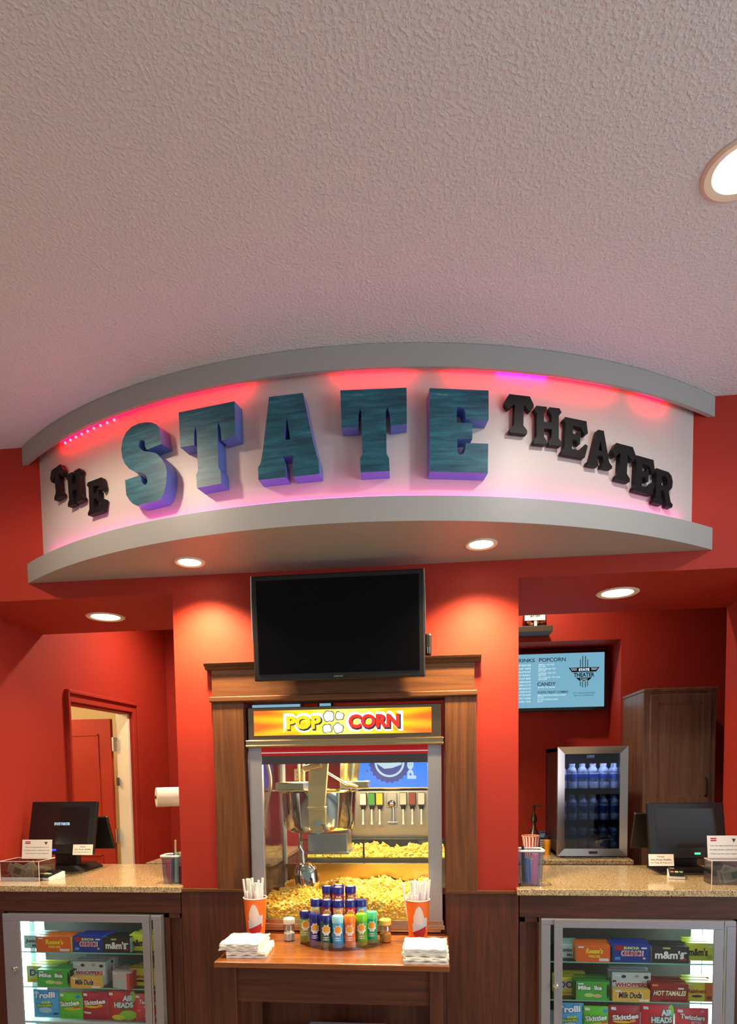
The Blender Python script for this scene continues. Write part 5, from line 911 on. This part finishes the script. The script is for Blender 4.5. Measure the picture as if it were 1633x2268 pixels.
m = MB(); m.tube([(1.80, .39, ZC+.01), (1.92, .36, ZC+.012), (2.03, .36, ZC+.008), (2.10, .30, ZC+.008), (2.2, .33, ZC+.006)], .006, 8); tag(m.build('cable', CBL), 'black cable running right behind the card reader on the right counter', 'cable')
m = MB(); m.tube([(2.02, .50, ZC+.007), (2.04, .44, ZC+.007), (2.06, .42, ZC+.007), (2.18, .40, ZC+.007)], .005, 8); tag(m.build('cable', CBL), 'second thinner black cable on the right counter beside the till base', 'cable')
m = MB(); m.tube([(-1.75, .24, ZC+.03), (-1.72, .29, ZC+.012), (-1.70, .33, ZC+.012), (-1.68, .37, ZC+.012)], .006, 8); tag(m.build('cable', CBL), 'black cable from the left card reader up to the till base', 'cable')
# plastic tubs of small things
TUB = glassy('frosted_tub', (200, 200, 222), .18, .25); TUBR = mat('tub_rim', (225, 222, 222), .4)
def tub(cx, cy, w_, d_, h, side, items, lab):
    t = thing('plastic_tub', lab, 'tub', (cx, cy, ZC)); 
    def ring(s_, z): return [(cx+(w_/2*s_-.014)*ux+.014*math.cos(a), cy+(d_/2*s_-.014)*uy+.014*math.sin(a), z) for ux, uy, a0 in ((1, 1, 0), (-1, 1, PI/2), (-1, -1, PI), (1, -1, 3*PI/2)) for a in (a0, a0+PI/4, a0+PI/2)]
    m = MB(); A = ring(.88, ZC); B_ = ring(1, ZC+h); m.add(A+B_, [(i, (i+1) % 12, 12+(i+1) % 12, 12+i) for i in range(12)]+[tuple(range(12))[::-1]], 0, True); m.build('tub_wall', TUB, t)
    m = MB(); R1 = ring(1.04, ZC+h); m.tube(R1+[R1[0]], .006, 8); m.build('rim', TUBR, t)
    for i, (c, dx, dz, r_, L, tilt) in enumerate(items):
        b0 = Vector((cx+dx*.6, cy+(.006 if i % 2 else -.01), ZC+.006)); b1 = b0+Vector((math.sin(tilt)*L, 0, math.cos(tilt)*L)); m = MB(); m.tube([b0, b1], r_, 8)
        tag(m.build('marker_pen', mat('pen_%02x%02x%02x' % c, c, .4), orig=tuple(b0)), '%s pen or packet in the %s plastic tub' % (dz, side), 'pen')
tub(-.975, .075, .108, .10, .155, 'left', [((200, 70, 90), -.04, 'crimson', .010, .12, -.06), ((60, 70, 150), -.015, 'blue', .012, .13, .05), ((150, 220, 190), .03, 'mint green', .011, .165, .04), ((235, 120, 170), .045, 'pink', .010, .09, .1), ((214, 190, 160), .02, 'tan topped', .006, .235, .03), ((40, 40, 34), -.005, 'black', .012, .175, .08)], 'clear plastic tub of pens at the right end of the left counter')
tub(.968, .075, .128, .11, .185, 'right', [((90, 130, 200), -.02, 'blue', .014, .14, -.05), ((60, 66, 90), -.05, 'dark slate', .009, .15, -.03), ((235, 140, 190), .035, 'pink', .014, .16, .05), ((150, 190, 235), .01, 'pale blue', .014, .13, .08), ((30, 28, 28), -.045, 'black', .008, .20, -.05)], 'clear plastic tub of pens at the left end of the right counter')
